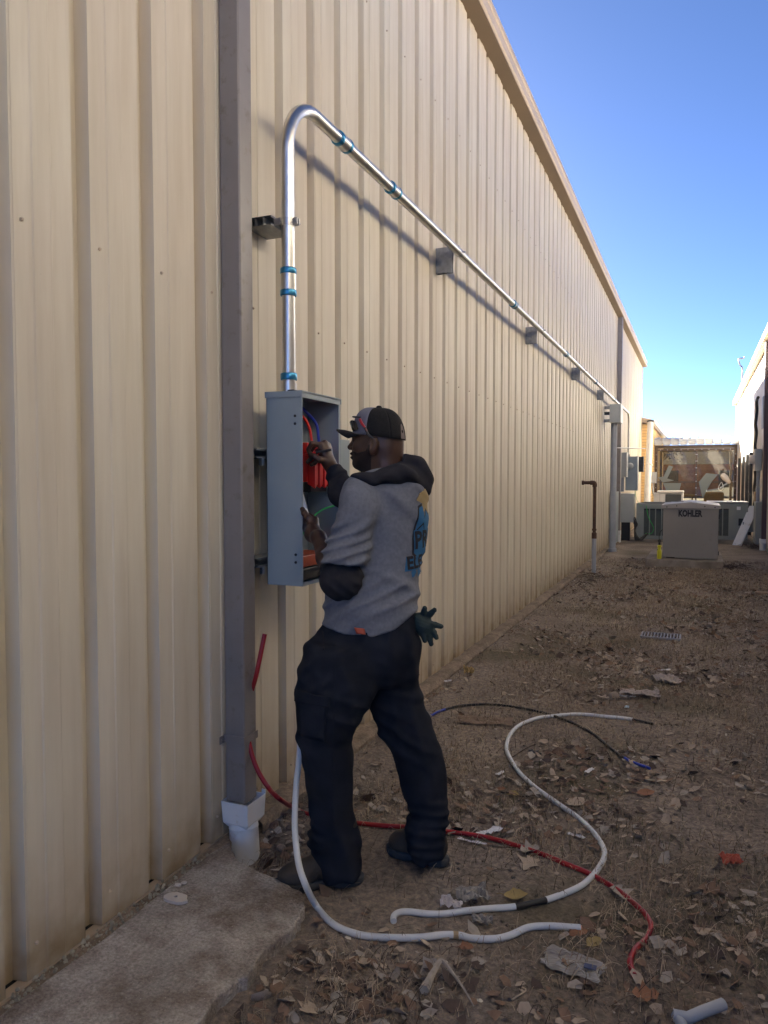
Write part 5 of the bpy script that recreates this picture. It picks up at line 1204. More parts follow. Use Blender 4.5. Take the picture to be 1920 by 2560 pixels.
# ---------------- hands
def unit(v): v = np.array(v, float); return v/np.linalg.norm(v)
def hand(P, wrist, knuck, nrm, fingers, thumb, s=1.0):
    """wrist, middle-knuckle position, palm normal (away from palm), finger joint offsets given as world polylines"""
    wrist = np.array(wrist); knuck = np.array(knuck); f = unit(knuck-wrist); n = unit(np.array(nrm)-f*np.dot(nrm,f)); a = np.cross(f, n)
    d = 1e3
    for k, t in enumerate((-0.030,-0.010,0.010,0.029)):
        d = smin(d, cap(P, wrist+a*t*0.55*s, knuck+a*t*s, 0.0165*s, 0.0118*s), 0.012) if k else cap(P, wrist+a*t*0.55*s, knuck+a*t*s, 0.0165*s, 0.0118*s)
    for pts in fingers:
        rr = [0.0098,0.0090,0.0082,0.0072]; dd = None
        for i in range(len(pts)-1):
            c = cap(P, pts[i], pts[i+1], rr[i]*s, rr[i+1]*s); dd = c if dd is None else smin(dd, c, 0.003)
        d = smin(d, dd, 0.004)
    for i in range(len(thumb)-1):
        d = smin(d, cap(P, thumb[i], thumb[i+1], (0.018,0.0118,0.0100,0.0085)[i]*s, (0.0118,0.0100,0.0085,0.008)[i]*s), 0.007)
    return d
wr, wl = 2.90, 2.72
# right (far) hand with pen.  box opening is at x~0.28
def Wd(px, py, w): return W(px, py, w)
RWR = Wd(822,1158,3.235)
RK = [Wd(800,1112,3.225), Wd(812,1108,3.240), Wd(820,1113,3.260), Wd(823,1121,3.280)]
penA, penB = Wd(752,1139,3.235), Wd(829,1124,3.205)
def hand_r(P):
    d = None
    for i, k in enumerate(RK):
        c = cap(P, RWR+(k-RWR)*0.08+np.array([0,0,0.0]), k, 0.0195, 0.0142); d = c if d is None else smin(d, c, 0.014)
    idx = [RK[0], Wd(780,1108,3.210), Wd(771,1123,3.215), Wd(773,1131,3.223)]
    mid = [RK[1], Wd(786,1114,3.240), Wd(775,1131,3.240), Wd(776,1140,3.238)]
    rng_ = [RK[2], Wd(794,1127,3.270), Wd(778,1146,3.265), Wd(769,1155,3.260)]
    pky = [RK[3], Wd(802,1140,3.290), Wd(786,1158,3.285), Wd(779,1162,3.275)]
    for f in (idx, mid, rng_, pky):
        for i in range(3): d = smin(d, cap(P, f[i], f[i+1], (0.0118,0.0107,0.0097)[i], (0.0107,0.0097,0.0086)[i]), 0.004)
    th = [Wd(812,1152,3.220), Wd(799,1149,3.200), Wd(786,1142,3.203), Wd(776,1135,3.219)]
    for i in range(3): d = smin(d, cap(P, th[i], th[i+1], (0.019,0.0136,0.0117)[i], (0.0136,0.0117,0.0101)[i]), 0.006)
    return smin(d, cap(P, RWR, Wd(842,1190,3.265), 0.029, 0.034), 0.015)
LWR = Wd(797,1345,3.00)
LK = [Wd(786,1291,3.130), Wd(775,1286,3.150), Wd(768,1290,3.170), Wd(762,1298,3.187)]
def hand_l(P):
    d = None
    base = Wd(783,1335,3.07)
    for i, k in enumerate([Wd(788,1300,3.115), Wd(776,1300,3.137), Wd(766,1306,3.160), Wd(760,1315,3.175)]):
        c = cap(P, base, k, 0.026, 0.0155); d = c if d is None else smin(d, c, 0.016)
    F = [[Wd(788,1300,3.115), Wd(770,1287,3.140), Wd(757,1285,3.175), Wd(749,1292,3.195)],
         [Wd(776,1300,3.137), Wd(760,1296,3.160), Wd(748,1298,3.185), Wd(742,1306,3.200)],
         [Wd(766,1306,3.160), Wd(752,1312,3.175), Wd(742,1317,3.195), Wd(737,1325,3.205)],
         [Wd(760,1318,3.175), Wd(750,1328,3.185), Wd(742,1334,3.200), Wd(738,1340,3.205)]]
    for f in F:
        for i in range(3): d = smin(d, cap(P, f[i], f[i+1], (0.013,0.0112,0.010)[i], (0.0112,0.010,0.0088)[i]), 0.005)
    th = [Wd(784,1312,3.105), Wd(770,1296,3.107), Wd(761,1283,3.120), Wd(756,1273,3.137)]
    for i in range(3): d = smin(d, cap(P, th[i], th[i+1], (0.022,0.015,0.0128)[i], (0.015,0.0128,0.0108)[i]), 0.007)
    d = smin(d, cap(P, base, LWR, 0.031, 0.029), 0.02)
    d = smin(d, cap(P, LWR, W(816,1395,2.90), 0.029, 0.038), 0.02)
    d = smin(d, cap(P, W(816,1395,2.90), W(842,1450,2.76), 0.038, 0.043), 0.02)
    return d

# ---------------- body mesh
Vs, Qs, nb = [], [], 0
def addp(fn, lo, hi, h, post=None):
    global nb
    P, org = grid(lo, hi, h); F = fn(P); V, Q = surfnets(F, org, h); Vs.append(V); Qs.append(Q+nb); nb += len(V)
addp(head_sdf, HO-np.array([0.17,0.17,0.22]), HO+np.array([0.17,0.17,0.16]), 0.0032)
pts = np.array([RWR, penA, *RK, W(842,1190,3.21)]); addp(hand_r, pts.min(0)-0.04, pts.max(0)+0.04, 0.0022)
pts = np.array([LWR, *LK, W(842,1450,2.76), W(737,1325,3.21)]); addp(hand_l, pts.min(0)-0.05, pts.max(0)+0.05, 0.0024)
# joints (world)
SHL, SHR = W(885,1262,WT-0.19), W(935,1250,WT+0.19)
ELL, ELR = W(855,1450,2.705), W(858,1232,3.10)
HPL, HPR = W(890,1600,WB-0.08), W(960,1600,WB+0.10)
def core(P):
    d = cap(P, HO+np.array([0,0,-0.15]), W(950,1330,WT-0.02), 0.055, 0.10)
    d = smin(d, cap(P, W(950,1330,WT-0.02), W(930,1560,WB), 0.105, 0.09), 0.05)
    d = smin(d, cap(P, SHL+WH*0.05, SHR-WH*0.05, 0.045, 0.045), 0.05)
    for a, b, c in ((SHL+WH*0.05, ELL, W(830,1420,2.79)), (SHR, ELR, W(843,1194,3.20))):
        d = smin(d, cap(P, a, b, 0.034, 0.032), 0.02); d = smin(d, cap(P, b, c, 0.032, 0.028), 0.02)
    for h_, k_, a_ in ((HPL, W(812,1860,2.72), W(838,2130,2.765)), (HPR, W(1030,1880,2.90), W(1070,2100,2.87))):
        d = smin(d, cap(P, h_, k_, 0.070, 0.048), 0.03); d = smin(d, cap(P, k_, a_, 0.052, 0.036), 0.02)
    return d
allp = np.array([SHL,SHR,ELL,ELR,HPL,HPR,W(838,2130,2.765),W(1070,2100,2.87),W(810,1860,2.72),HO])
addp(core, allp.min(0)-0.14, allp.max(0)+np.array([0.14,0.14,-0.12]), 0.012)
rmesh('body', np.concatenate(Vs), np.concatenate(Qs), M_skin, person)

# hair stubble and beard: thin shell over the jaw
def beard(P):
    Q = (P-HO.astype(np.float32))@HR.astype(np.float32)
    d = head_sdf(P)-0.0010
    reg = smax(np.maximum(Q[...,2]-np.interp(Q[...,0], [0.0,0.03,0.06,0.085,0.10,0.12], [0.015,-0.018,-0.026,-0.020,-0.014,-0.014]), -Q[...,2]-0.105-Q[...,0]*0.2), -(Q[...,0]-0.004-0.05*np.clip(-Q[...,2]-0.02,0,1)), 0.004); lips = ell(Q,(0.105,0,-0.037),(0.02,0.022,0.011)); reg = smax(reg, -lips, 0.003)
    return smax(d, reg, 0.004)
P, org = grid(HO-np.array([0.15,0.15,0.12]), HO+np.array([0.15,0.15,0.02]), 0.003); V, Q = surfnets(beard(P), org, 0.003)
rmesh('beard', V, Q, mat('black_beard', (0.020,0.012,0.009), 0.9, bump=0.3, bscale=500), person)

# ---------------- trousers
def trousers(P):
    near = [(1600,765,930,2.745,0.125),(1650,757,935,2.735,0.135),(1717,737,940,2.725,0.130),(1770,737,924,2.715,0.118),(1800,739,900,2.71,0.108),(1830,740,884,2.705,0.100),(1850,744,875,2.705,0.094),(1885,751,885,2.71,0.094),(1930,759,885,2.72,0.092),(2000,768,883,2.735,0.090),(2060,776,889,2.745,0.090),(2093,771,903,2.75,0.094),(2130,777,902,2.752,0.092),(2160,786,908,2.755,0.095),(2188,800,909,2.755,0.092)]
    far = [(1600,905,1050,2.90,0.120),(1650,900,1048,2.90,0.125),(1717,900,1051,2.90,0.118),(1767,921,1065,2.90,0.108),(1800,934,1077,2.90,0.102),(1836,948,1090,2.90,0.098),(1894,985,1108,2.90,0.092),(1930,992,1116,2.895,0.090),(1970,1001,1119,2.89,0.086),(2030,1024,1121,2.885,0.084),(2045,1018,1121,2.88,0.086),(2080,1014,1115,2.875,0.088),(2120,1022,1112,2.872,0.086),(2142,1026,1110,2.87,0.084)]
    hip = [(1510,822,1036,WB,0.135),(1545,812,1042,WB,0.145),(1575,799,1045,WB,0.155),(1608,779,1054,WB,0.165),(1640,765,1050,WB,0.165),(1675,765,1040,WB+0.01,0.150),(1705,790,1030,WB+0.01,0.12)]
    dn = loft(P, near); df = loft(P, far); dh = loft(P, hip)
    d = smin(smin(dn, dh, 0.045), smin(df, dh, 0.045), 0.012)
    z = P[...,2]; u, w = uw(P)
    kn = np.exp(-((z-0.58)/0.16)**2); an = np.exp(-((z-0.10)/0.12)**2); cr_h = np.exp(-((z-0.86)/0.12)**2)
    f = fold(P, UH*0.45+np.array([0,0,1.0]), 0.075, 0.007, 0.9, 1)*(0.25+kn) + fold(P, -UH*0.8+np.array([0,0,1.0]), 0.08, 0.010, 0.8, 2)*cr_h
    f = f + fold(P, UH*0.15+np.array([0,0,1.0])+WH*0.2, 0.040, 0.012, 0.7, 3, 1.6)*an*1.2 + fold(P, UH+WH*0.3+np.array([0,0,0.15]), 0.10, 0.006, 0.9, 4)
    f = f + 0.004*(vn3(P, 22, 3)-0.5)
    d = d + f + 0.004
    # hollow cuffs are hidden by the boots; cut hems slightly uneven
    return d*0.8
zt_, zb_ = W(900,1500,WB)[2], -0.01
c_ = np.array([UW(u, w, 0)[:2] for u in (col(730,1700,2.7)[0], col(1128,2000,2.88)[0]) for w in (2.55, 3.0)])
P, org = grid((c_[:,0].min()-0.03, c_[:,1].min()-0.03, zb_), (c_[:,0].max()+0.03, c_[:,1].max()+0.03, zt_+0.02), 0.0065)
V, Q = surfnets(trousers(P), org, 0.0065); trs = rmesh('trousers', V, Q, M_trou, person, 1)
TB = BVHTree.FromPolygons([tuple(v) for v in V], [tuple(q) for q in Q])
def patch(pix, bvh, name, m, parent, lift=0.0035, n=10, thick=0.003):
    """cloth patch: quad given by 4 photo points (tl,tr,br,bl) laid on the surface"""
    vs = []; tl,tr,br_,bl = [np.array(p, float) for p in pix]
    for i in range(n+1):
        for j in range(n+1):
            a, b = i/n, j/n; q = (tl*(1-a)+tr*a)*(1-b)+(bl*(1-a)+br_*a)*b; r = ray(q[0], q[1]); r /= np.linalg.norm(r)
            hit = bvh.ray_cast(Vector(CAM), Vector(r))
            if hit[0] is None: return None
            vs.append(np.array(hit[0])+np.array(hit[1])*lift)
    k = n+1; mb = MB(); mb.add(vs, [(i*k+j,(i+1)*k+j,(i+1)*k+j+1,i*k+j+1) for i in range(n) for j in range(n)])
    o = mb.build(name, m, parent, smooth='all')
    s = o.modifiers.new('thick','SOLIDIFY'); s.thickness = thick; s.offset = 0
    return o
patch([(745,1745),(818,1762),(812,1852),(752,1838)], TB, 'cargo_pocket', M_trou, person, 0.006, 10, 0.006)
patch([(743,1724),(826,1742),(824,1768),(743,1752)], TB, 'pocket_flap', M_trou, person, 0.010, 10, 0.004)

patch([(836,1612),(839,1612),(832,2085),(829,2085)], TB, 'side_seam', M_trou, person, 0.002, 30, 0.002)
patch([(806,1578),(809,1579),(812,1626),(808,1625)], TB, 'pocket_edge', M_hood, person, 0.002, 10, 0.002)
patch([(740,2095),(900,2112),(900,2116),(740,2099)], TB, 'hem_seam', M_trou, person, 0.002, 20, 0.002)
# ---------------- boots
def boot(px_toe, px_heel, w, zs, name):
    return
def boot_sdf(P, toe, heel):
    toe = np.array(toe, float); heel = np.array(heel, float); f = toe-heel; L = np.linalg.norm(f[:2]); f = np.array([f[0],f[1],0])/L; n = np.array([-f[1],f[0],0]); o = np.array([heel[0],heel[1],0])
    R = np.stack([f,n,np.array([0,0,1.0])],1).astype(np.float32); Q = (P-o.astype(np.float32))@R
    sole = np.maximum(smin(ell(Q,(L*0.74,0,0.022),(L*0.29,0.053,0.05)), ell(Q,(L*0.22,0,0.022),(L*0.25,0.042,0.05)), 0.05), np.maximum(Q[...,2]-0.034, -Q[...,2]))
    arch = ell(Q,(L*0.43,0,-0.002),(L*0.10,0.08,0.014)); sole = smax(sole, -arch, 0.004)
    up = smin(ell(Q,(L*0.78,0,0.050),(L*0.205,0.046,0.044)), ell(Q,(L*0.25,0,0.070),(L*0.24,0.038,0.065)), 0.06)
    up = smin(up, cap(Q,(L*0.30,0,0.08),(L*0.22,0,0.23),0.048,0.052), 0.05); up = smin(up, cap(Q,(L*0.70,0,0.06),(L*0.38,0,0.11),0.034,0.040), 0.04)
    up = up + fold(Q, (1,0,0.4), 0.03, 0.004, 0.6, 5)*np.exp(-((Q[...,0]-L*0.58)/0.05)**2)
    return sole, smax(up, -(Q[...,2]-0.026), 0.004), None
for k, (toe, heel, gz) in enumerate((((W(690,2185,2.70)), (W(905,2192,2.755)), 0.0), ((W(972,2080,2.98)), (W(1118,2150,2.86)), 0.0))):
    t2, h2 = np.array(toe), np.array(heel)
    b = thing('tmp', '', '') if False else None
    ctr = (t2+h2)/2; gz = GZ(ctr[0], ctr[1])+0.001
    P, org = grid((min(t2[0],h2[0])-0.08, min(t2[1],h2[1])-0.08, -0.01), (max(t2[0],h2[0])+0.08, max(t2[1],h2[1])+0.08, 0.27), 0.0042)
    s_, u_, _ = boot_sdf(P, t2, h2)
    V, Q = surfnets(u_, org, 0.0042); V[:,2] += gz; bo = rmesh('boot', V, Q, M_boot, person, 1)
    V, Q = surfnets(s_, org, 0.0042); V[:,2] += gz; so_ = rmesh('sole', V, Q, M_sole, None, 1); so_.parent = bo; so_.matrix_parent_inverse = bo.matrix_parent_inverse.inverted() @ Matrix.Identity(4); so_.matrix_parent_inverse = Matrix.Identity(4)

# ---------------- hoodie sleeves + hood
def hoodie(P):
    d = cap(P, SHL+(ELL-SHL)*0.35, ELL, 0.046, 0.060)
    d = smin(d, cap(P, ELL, W(834,1425,2.77), 0.064, 0.052), 0.03)       # pushed-up near sleeve bunching at the elbow
    n_ = ell(P, W(850,1450,2.70), (0.076,0.080,0.068)); d = smin(d, n_, 0.02)
    f1 = fold(P, UH*0.9+np.array([0,0,1.0]), 0.034, 0.013, 0.6, 11, 1.5)
    d1 = d + f1
    d2 = cap(P, SHR, ELR, 0.070, 0.058); d2 = smin(d2, cap(P, ELR, W(840,1184,3.205), 0.058, 0.040), 0.03)
    d2 = d2 + fold(P, UH*0.9-np.array([0,0,0.9]), 0.038, 0.007, 0.7, 12, 1.5)
    return d1, d2
pts = np.array([SHL,SHR,ELL,ELR,W(840,1184,3.205),W(834,1425,2.77)])
P, org = grid(pts.min(0)-0.10, pts.max(0)+0.10, 0.0055); 
for d_s in hoodie(P):
    V, Q = surfnets(d_s*0.9, org, 0.0055); rmesh('hoodie_sleeve', V, Q, M_hood, person, 1)

def hood(P):
    nb_ = HO + HF*(-0.045) + HU*(-0.175)
    fwd = HF; up = unit(HU*0.90-HF*0.42)      # collar plane tips forward-down
    Q = (P-nb_.astype(np.float32)); h = Q@up.astype(np.float32); r = Q-h[...,None]*up.astype(np.float32)
    # elliptical collar ring
    a = unit(HF-up*np.dot(HF,up)); x = r@a.astype(np.float32); y = r@HL.astype(np.float32)
    rad = np.sqrt((x/1.12)**2+(y/1.02)**2); ang = np.arctan2(y, x)
    tor = np.sqrt((rad-0.088)**2+((h-0.0)/1.3)**2)-(0.026+0.010*np.cos(ang-math.pi))
    bag = ell(P, W(1030,1196,WT-0.01), (0.060,0.115,0.060)); 
    tip = ell(P, W(1048,1202,WT+0.0), (0.040,0.075,0.040))
    bag2 = ell(P, W(985,1187,WT-0.11), (0.075,0.06,0.032)); bag3 = ell(P, W(925,1195,WT-0.135), (0.070,0.05,0.022))
    ridge = cap(P, W(1003,1150,WT-0.02), W(1046,1160,WT-0.03), 0.020, 0.022)
    side = cap(P, W(905,1200,WT-0.14), W(1000,1222,WT-0.10), 0.012, 0.020)
    side = smin(side, cap(P, W(1000,1222,WT-0.10), W(1056,1214,WT-0.02), 0.020, 0.022), 0.03)
    side = smin(side, cap(P, W(1046,1160,WT-0.03), W(1066,1206,WT-0.02), 0.022, 0.022), 0.03)
    d = smin(tor, bag, 0.04); d = smin(d, bag2, 0.03); d = smin(d, bag3, 0.025); d = smin(d, tip, 0.03); d = smin(d, ridge, 0.03); d = smin(d, side, 0.025)
    hole = cap(P, HP(-0.045,0,-0.09), HP(-0.04,0,0.05), 0.070, 0.078); d = smax(d, -hole, 0.012)
    d = d + fold(P, UH*0.75+np.array([0,0,1.0])+WH*0.2, 0.07, 0.009, 0.35, 21, 1.0) + fold(P, UH*1.0-np.array([0,0,0.9]), 0.10, 0.006, 0.4, 22, 1.2)
    return d*0.9
c_ = W(985,1190,WT); P, org = grid(c_-np.array([0.25,0.25,0.14]), c_+np.array([0.25,0.25,0.13]), 0.0045); V, Q = surfnets(hood(P), org, 0.0045); rmesh('hood', V, Q, M_hood, person, 1)

# ---------------- t-shirt
def hem(P):
    """height below which the shirt ends (photo: lower in front, rising to the back)"""
    u, w = uw(P); U0 = [col(px,py,WB-0.1)[0] for px,py in ((795,1570),(860,1581),(930,1586),(985,1572),(1050,1528))]; Z0 = [col(px,py,WB-0.1)[1] for px,py in ((795,1570),(860,1581),(930,1586),(985,1572),(1050,1528))]
    return np.interp(u, U0, Z0)
def tee(P):
    rows = [(1196,905,1030,WT,0.10),(1212,884,1052,WT,0.160),(1235,876,1060,WT,0.175),(1260,870,1062,WT,0.178),(1300,862,1061,WT-0.01,0.170),(1370,854,1056,WT-0.025,0.160),(1425,838,1049,WT-0.045,0.156),(1480,815,1044,WT-0.07,0.152),(1510,813,1043,WB,0.152),(1540,811,1045,WB,0.154),(1565,805,1048,WB,0.158),(1610,790,1050,WB,0.165)]
    tor = loft(P, rows)
    nearsh = ell(P, W(897,1262,WT-0.165), (0.070,0.078,0.080)); tor = smin(tor, nearsh, 0.05)
    farsh = ell(P, W(945,1240,WT+0.165), (0.085,0.075,0.075)); tor = smin(tor, farsh, 0.05)
    slp = cap(P, W(893,1222,WT-0.13), W(975,1195,WT-0.03), 0.050, 0.050); tor = smin(tor, slp, 0.05)
    bk = cap(P, W(1000,1225,WT-0.04), W(1010,1330,WT-0.02), 0.09, 0.08); tor = smin(tor, bk, 0.04)
    # near sleeve: wide tube ending in a slanted hem
    e1 = SHL+(ELL-SHL)*0.82
    sl = cap(P, W(894,1275,WT-0.18), e1, 0.068, 0.068)
    sl = smin(sl, ell(P, W(861,1402,2.700), (0.069,0.078,0.076)), 0.04)
    ax = unit(W(838,1478,2.69)-W(885,1285,2.72)); pl = W(857,1407,2.70)      # hem plane
    nrm = unit(ax*0.9 + UH*0.16); sl = smax(sl, ((P-pl.astype(np.float32))@nrm.astype(np.float32)), 0.004)
    u, w = uw(P); z = P[...,2]
    # folds across sleeve
    sl = sl + fold(P, UH*0.35-np.array([0,0,1.0]), 0.040, 0.009, 0.6, 31, 1.6)*np.clip((1.47-z)/0.10,0,1) + fold(P, UH*0.9-np.array([0,0,0.8]), 0.07, 0.007, 0.8, 37, 1.6)
    f = fold(P, -UH*0.45+np.array([0,0,1.0])+WH*0.2, 0.055, 0.010, 0.7, 32, 2.2)*np.clip((1.40-z)/0.25,0.1,1.3) + fold(P, UH*0.6+np.array([0,0,1.0]), 0.11, 0.009, 1.0, 33)*0.8
    low = np.exp(-((z-1.13)/0.09)**2); f = f + fold(P, -UH*0.25+np.array([0,0,1.0]), 0.034, 0.009, 0.6, 34, 1.8)*low
    f = f*np.clip((z-1.00)/0.06, 0.3, 1) + 0.005*(vn3(P, 9, 2)-0.5)
    tor = tor + f
    d = smin(tor, sl, 0.018)
    # far short sleeve
    fs = cap(P, W(945,1245,WT+0.17), SHR+(ELR-SHR)*0.55, 0.080, 0.078); fs = smax(fs, ((P-(SHR+(ELR-SHR)*0.5).astype(np.float32))@unit(ELR-SHR).astype(np.float32)), 0.005); d = smin(d, fs, 0.03)
    neckhole = cap(P, HP(-0.045,0,-0.20), HP(-0.03,0,0.0), 0.070, 0.09); d = smax(d, -neckhole, 0.01)
    d = smax(d, hem(P)-z, 0.006)
    return d*0.85
lo = np.array([UW(col(785,1600,WB)[0], WB-0.32, 0), UW(col(785,1600,WB)[0], WB+0.32, 0), UW(col(1075,1600,WB)[0], WB-0.32, 0), UW(col(1075,1600,WB)[0], WB+0.32, 0)])
P, org = grid((lo[:,0].min(), lo[:,1].min(), W(900,1600,WB)[2]-0.02), (lo[:,0].max(), lo[:,1].max(), W(900,1170,WB)[2]), 0.0055)
V, Q = surfnets(tee(P), org, 0.0055); V1 = V
tsh = rmesh('t_shirt', V, Q, M_shirt, person, 1)
SB = BVHTree.FromPolygons([tuple(v) for v in V], [tuple(q) for q in Q])

# ---------------- print on the back of the shirt (flat print draped on the cloth)
M_pb = mat('print_blue', (0.02,0.13,0.29), 0.7); M_pk = mat('print_black', (0.012,0.013,0.02), 0.7); M_py = mat('print_yellow', (0.33,0.25,0.12), 0.7)
BN = unit(UH*0.93+WH*0.28)*1.0; BN = unit(np.array([1.0,-0.05,0.0])); BY = np.cross(np.array([0,0,1.0]), BN)      # back normal, reading direction
BC = W(1040,1320,WT-0.03); 
def drape(bmv, m, name, lift):
    """bmv: mesh in (s,t) print coordinates metres -> thrown onto the shirt back"""
    vs, fs = bmv; out = []; bad = set()
    for s, t in vs:
        o_ = BC*1.0 + BY*s + np.array([0,0,t]) + BN*0.5; hit = SB.ray_cast(Vector(o_), Vector(-BN))
        if hit[0] is None: bad.add(len(out)); out.append(o_); continue
        out.append(np.array(hit[0])+BN*lift)
    fs = [f for f in fs if not any(i in bad for i in f) and max(np.linalg.norm(out[f[0]]-out[f[1]]), np.linalg.norm(out[f[1]]-out[f[2]])) < 0.04]
    if not fs: return None
    mb = MB(); mb.add(out, fs); return mb.build(name, m, tsh_t, smooth='all', kind='stuff' if 'band' in name or 'letter' in name else None)
def polyfill(poly, res=0.009):
    """triangulate a polygon with enough points to follow the cloth"""
    bm = bmesh.new(); vv = [bm.verts.new((a,b,0)) for a,b in poly]; f = bm.faces.new(vv); bmesh.ops.triangulate(bm, faces=[f])
    for _ in range(4):
        es = [e for e in bm.edges if e.calc_length() > res]
        if not es: break
        bmesh.ops.subdivide_edges(bm, edges=es, cuts=1); bmesh.ops.triangulate(bm, faces=bm.faces)
    bm.verts.index_update(); r = ([(v.co.x, v.co.y) for v in bm.verts], [tuple(v.index for v in f.verts) for f in bm.faces]); bm.free(); return r
def textfill(s, size, bold, cx, cy, sx=1.0, rot=0.0):
    cu = bpy.data.curves.new('t', 'FONT'); cu.body = s; cu.size = size; cu.offset = bold; cu.align_x = 'LEFT'; cu.resolution_u = 2
    tmp = bpy.data.objects.new('t', cu); COL.objects.link(tmp); dg = bpy.context.evaluated_depsgraph_get(); me = bpy.data.meshes.new_from_object(tmp.evaluated_get(dg)); bpy.data.objects.remove(tmp)
    bm = bmesh.new(); bm.from_mesh(me); bmesh.ops.triangulate(bm, faces=bm.faces)
    for _ in range(3):
        es = [e for e in bm.edges if e.calc_length() > 0.012]
        if not es: break
        bmesh.ops.subdivide_edges(bm, edges=es, cuts=1); bmesh.ops.triangulate(bm, faces=bm.faces)
    bm.verts.index_update(); c, s_ = math.cos(rot), math.sin(rot)
    r = ([(cx+(v.co.x*c*sx-v.co.y*s_), cy+(v.co.x*s_*sx+v.co.y*c)) for v in bm.verts], [tuple(v.index for v in f.verts) for f in bm.faces]); bm.free(); return r
tsh_t = person
zz0 = BC[2]
def Zp(py): return W(1045,py,WT)[2]-zz0
def ysp(z_py, s): return s
S0 = -0.135
# burst
star = [( -0.020+ (0.075 if k%2 else 0.030)*math.cos(k*math.pi/12), Zp(1258)+(0.060 if k%2 else 0.028)*math.sin(k*math.pi/12)) for k in range(24)]
drape(polyfill(star), M_py, 'shirt_print_burst', 0.0022)
arm = [(-0.085,Zp(1262)),(-0.060,Zp(1256)),(-0.045,Zp(1290)),(-0.030,Zp(1268)),(0.0,Zp(1282)),(0.02,Zp(1275)),(0.05,Zp(1300)),(0.07,Zp(1340)),(0.06,Zp(1390)),(0.0,Zp(1400)),(-0.06,Zp(1398)),(-0.105,Zp(1378)),(-0.110,Zp(1340)),(-0.095,Zp(1305))]
drape(polyfill(arm), M_pk, 'shirt_print_outline', 0.0024)
arm2 = [((a+0.02)*0.90-0.02, (b-Zp(1330))*0.93+Zp(1330)) for a, b in arm]
drape(polyfill(arm2), M_pb, 'shirt_print_figure', 0.0032)
fist = [(-0.085,Zp(1318)),(-0.05,Zp(1302)),(-0.03,Zp(1325)),(-0.05,Zp(1345)),(-0.088,Zp(1338))]
drape(polyfill(fist), M_pk, 'shirt_print_fist', 0.0040)
fi2 = [((a+0.06)*0.78-0.06, (b-Zp(1324))*0.75+Zp(1324)) for a, b in fist]; drape(polyfill(fi2), M_pb, 'shirt_print_fist', 0.0047)
drape(textfill('PRO', 0.092, 0.0065, -0.098, Zp(1364), 1.0, 0.05), M_pb, 'shirt_lettering', 0.0042)
drape(textfill('PRO', 0.092, 0.0030, -0.098, Zp(1364), 1.0, 0.05), M_pk, 'shirt_lettering', 0.0052)
band = [(-0.145,Zp(1416)),(-0.135,Zp(1382)),(0.15,Zp(1380)),(0.15,Zp(1412))]
drape(polyfill(band), M_pb, 'shirt_print_band', 0.0028)
drape(textfill('ELECTRIC', 0.066, 0.0026, -0.135, Zp(1411), 1.0, 0.04), M_pk, 'shirt_lettering', 0.0042)
for k in range(5):
    cxx = -0.115+k*0.045; sw = [(cxx,Zp(1418)),(cxx+0.022,Zp(1412)),(cxx+0.035,Zp(1420)),(cxx+0.018,Zp(1430)),(cxx+0.003,Zp(1432))]; drape(polyfill(sw), M_pb, 'shirt_print_swash', 0.0030)

# ---------------- cap
RC = 0.112
def cap_pt(th, ph, e=0.0):
    """th around from front, ph up 0..1"""
    x = math.cos(th); y = math.sin(th); k = math.cos(ph*math.pi/2)**0.72; up = math.sin(ph*math.pi/2)
    fx = (0.106 if x > 0 else 0.106)+e; base = 0.050-0.016*(0.5-0.5*x)*2*0.9
    top = 0.150+e
    return HP(-0.008+fx*x*k, (0.088+e)*y*k, base+(top-base)*up*(1.0 if x < 0.2 else 1.0)+0.012*max(0,x)*math.sin(ph*math.pi))
crown = thing('x','x','x') if False else None
def dome(name, th0, th1, ph0, ph1, m, e=0.0, n=20, k=14, parent=person, thick=0.002):
    vs = []; 
    for i in range(n+1):
        for j in range(k+1): vs.append(cap_pt(th0+(th1-th0)*i/n, ph0+(ph1-ph0)*j/k, e))
    q = k+1; o = MB().add(vs, [(i*q+j,(i+1)*q+j,(i+1)*q+j+1,i*q+j+1) for i in range(n) for j in range(k)]).build(name, m, parent, smooth='all')
    s = o.modifiers.new('thick','SOLIDIFY'); s.thickness = thick; s.offset = -1; return o
F_ = math.radians(74)
capo = dome('cap', -F_, F_, 0, 1.0, M_capg)
for a in range(4):
    t0 = F_ + a*(2*math.pi-2*F_)/4; dd_ = dome('cap_panel', t0+0.004, t0+(2*math.pi-2*F_)/4-0.004, 0.0 if a not in (1,2) else 0.0, 1.0, M_capk, 0.0 if a % 2 else 0.0006, 12, 12)
MB().lathe(cap_pt(0,1.0), [(0,0.012),(0.005,0.011),(0.009,0.006)], 12).build('cap_button', M_capk, person, smooth=True)
# back opening with strap: skin shows as a paler half-moon on the near rear
vs = []; 
for k in range(15):
    a = math.pi*k/14; vs.append(cap_pt(math.pi-0.42*0.62+0.26*math.cos(a)*0.62, 0.02+0.30*math.sin(a), 0.0015))
MB().add(vs, [tuple(range(15))]).build('cap_opening', mat('greyish_scalp', (0.15,0.12,0.12), 0.6), person)
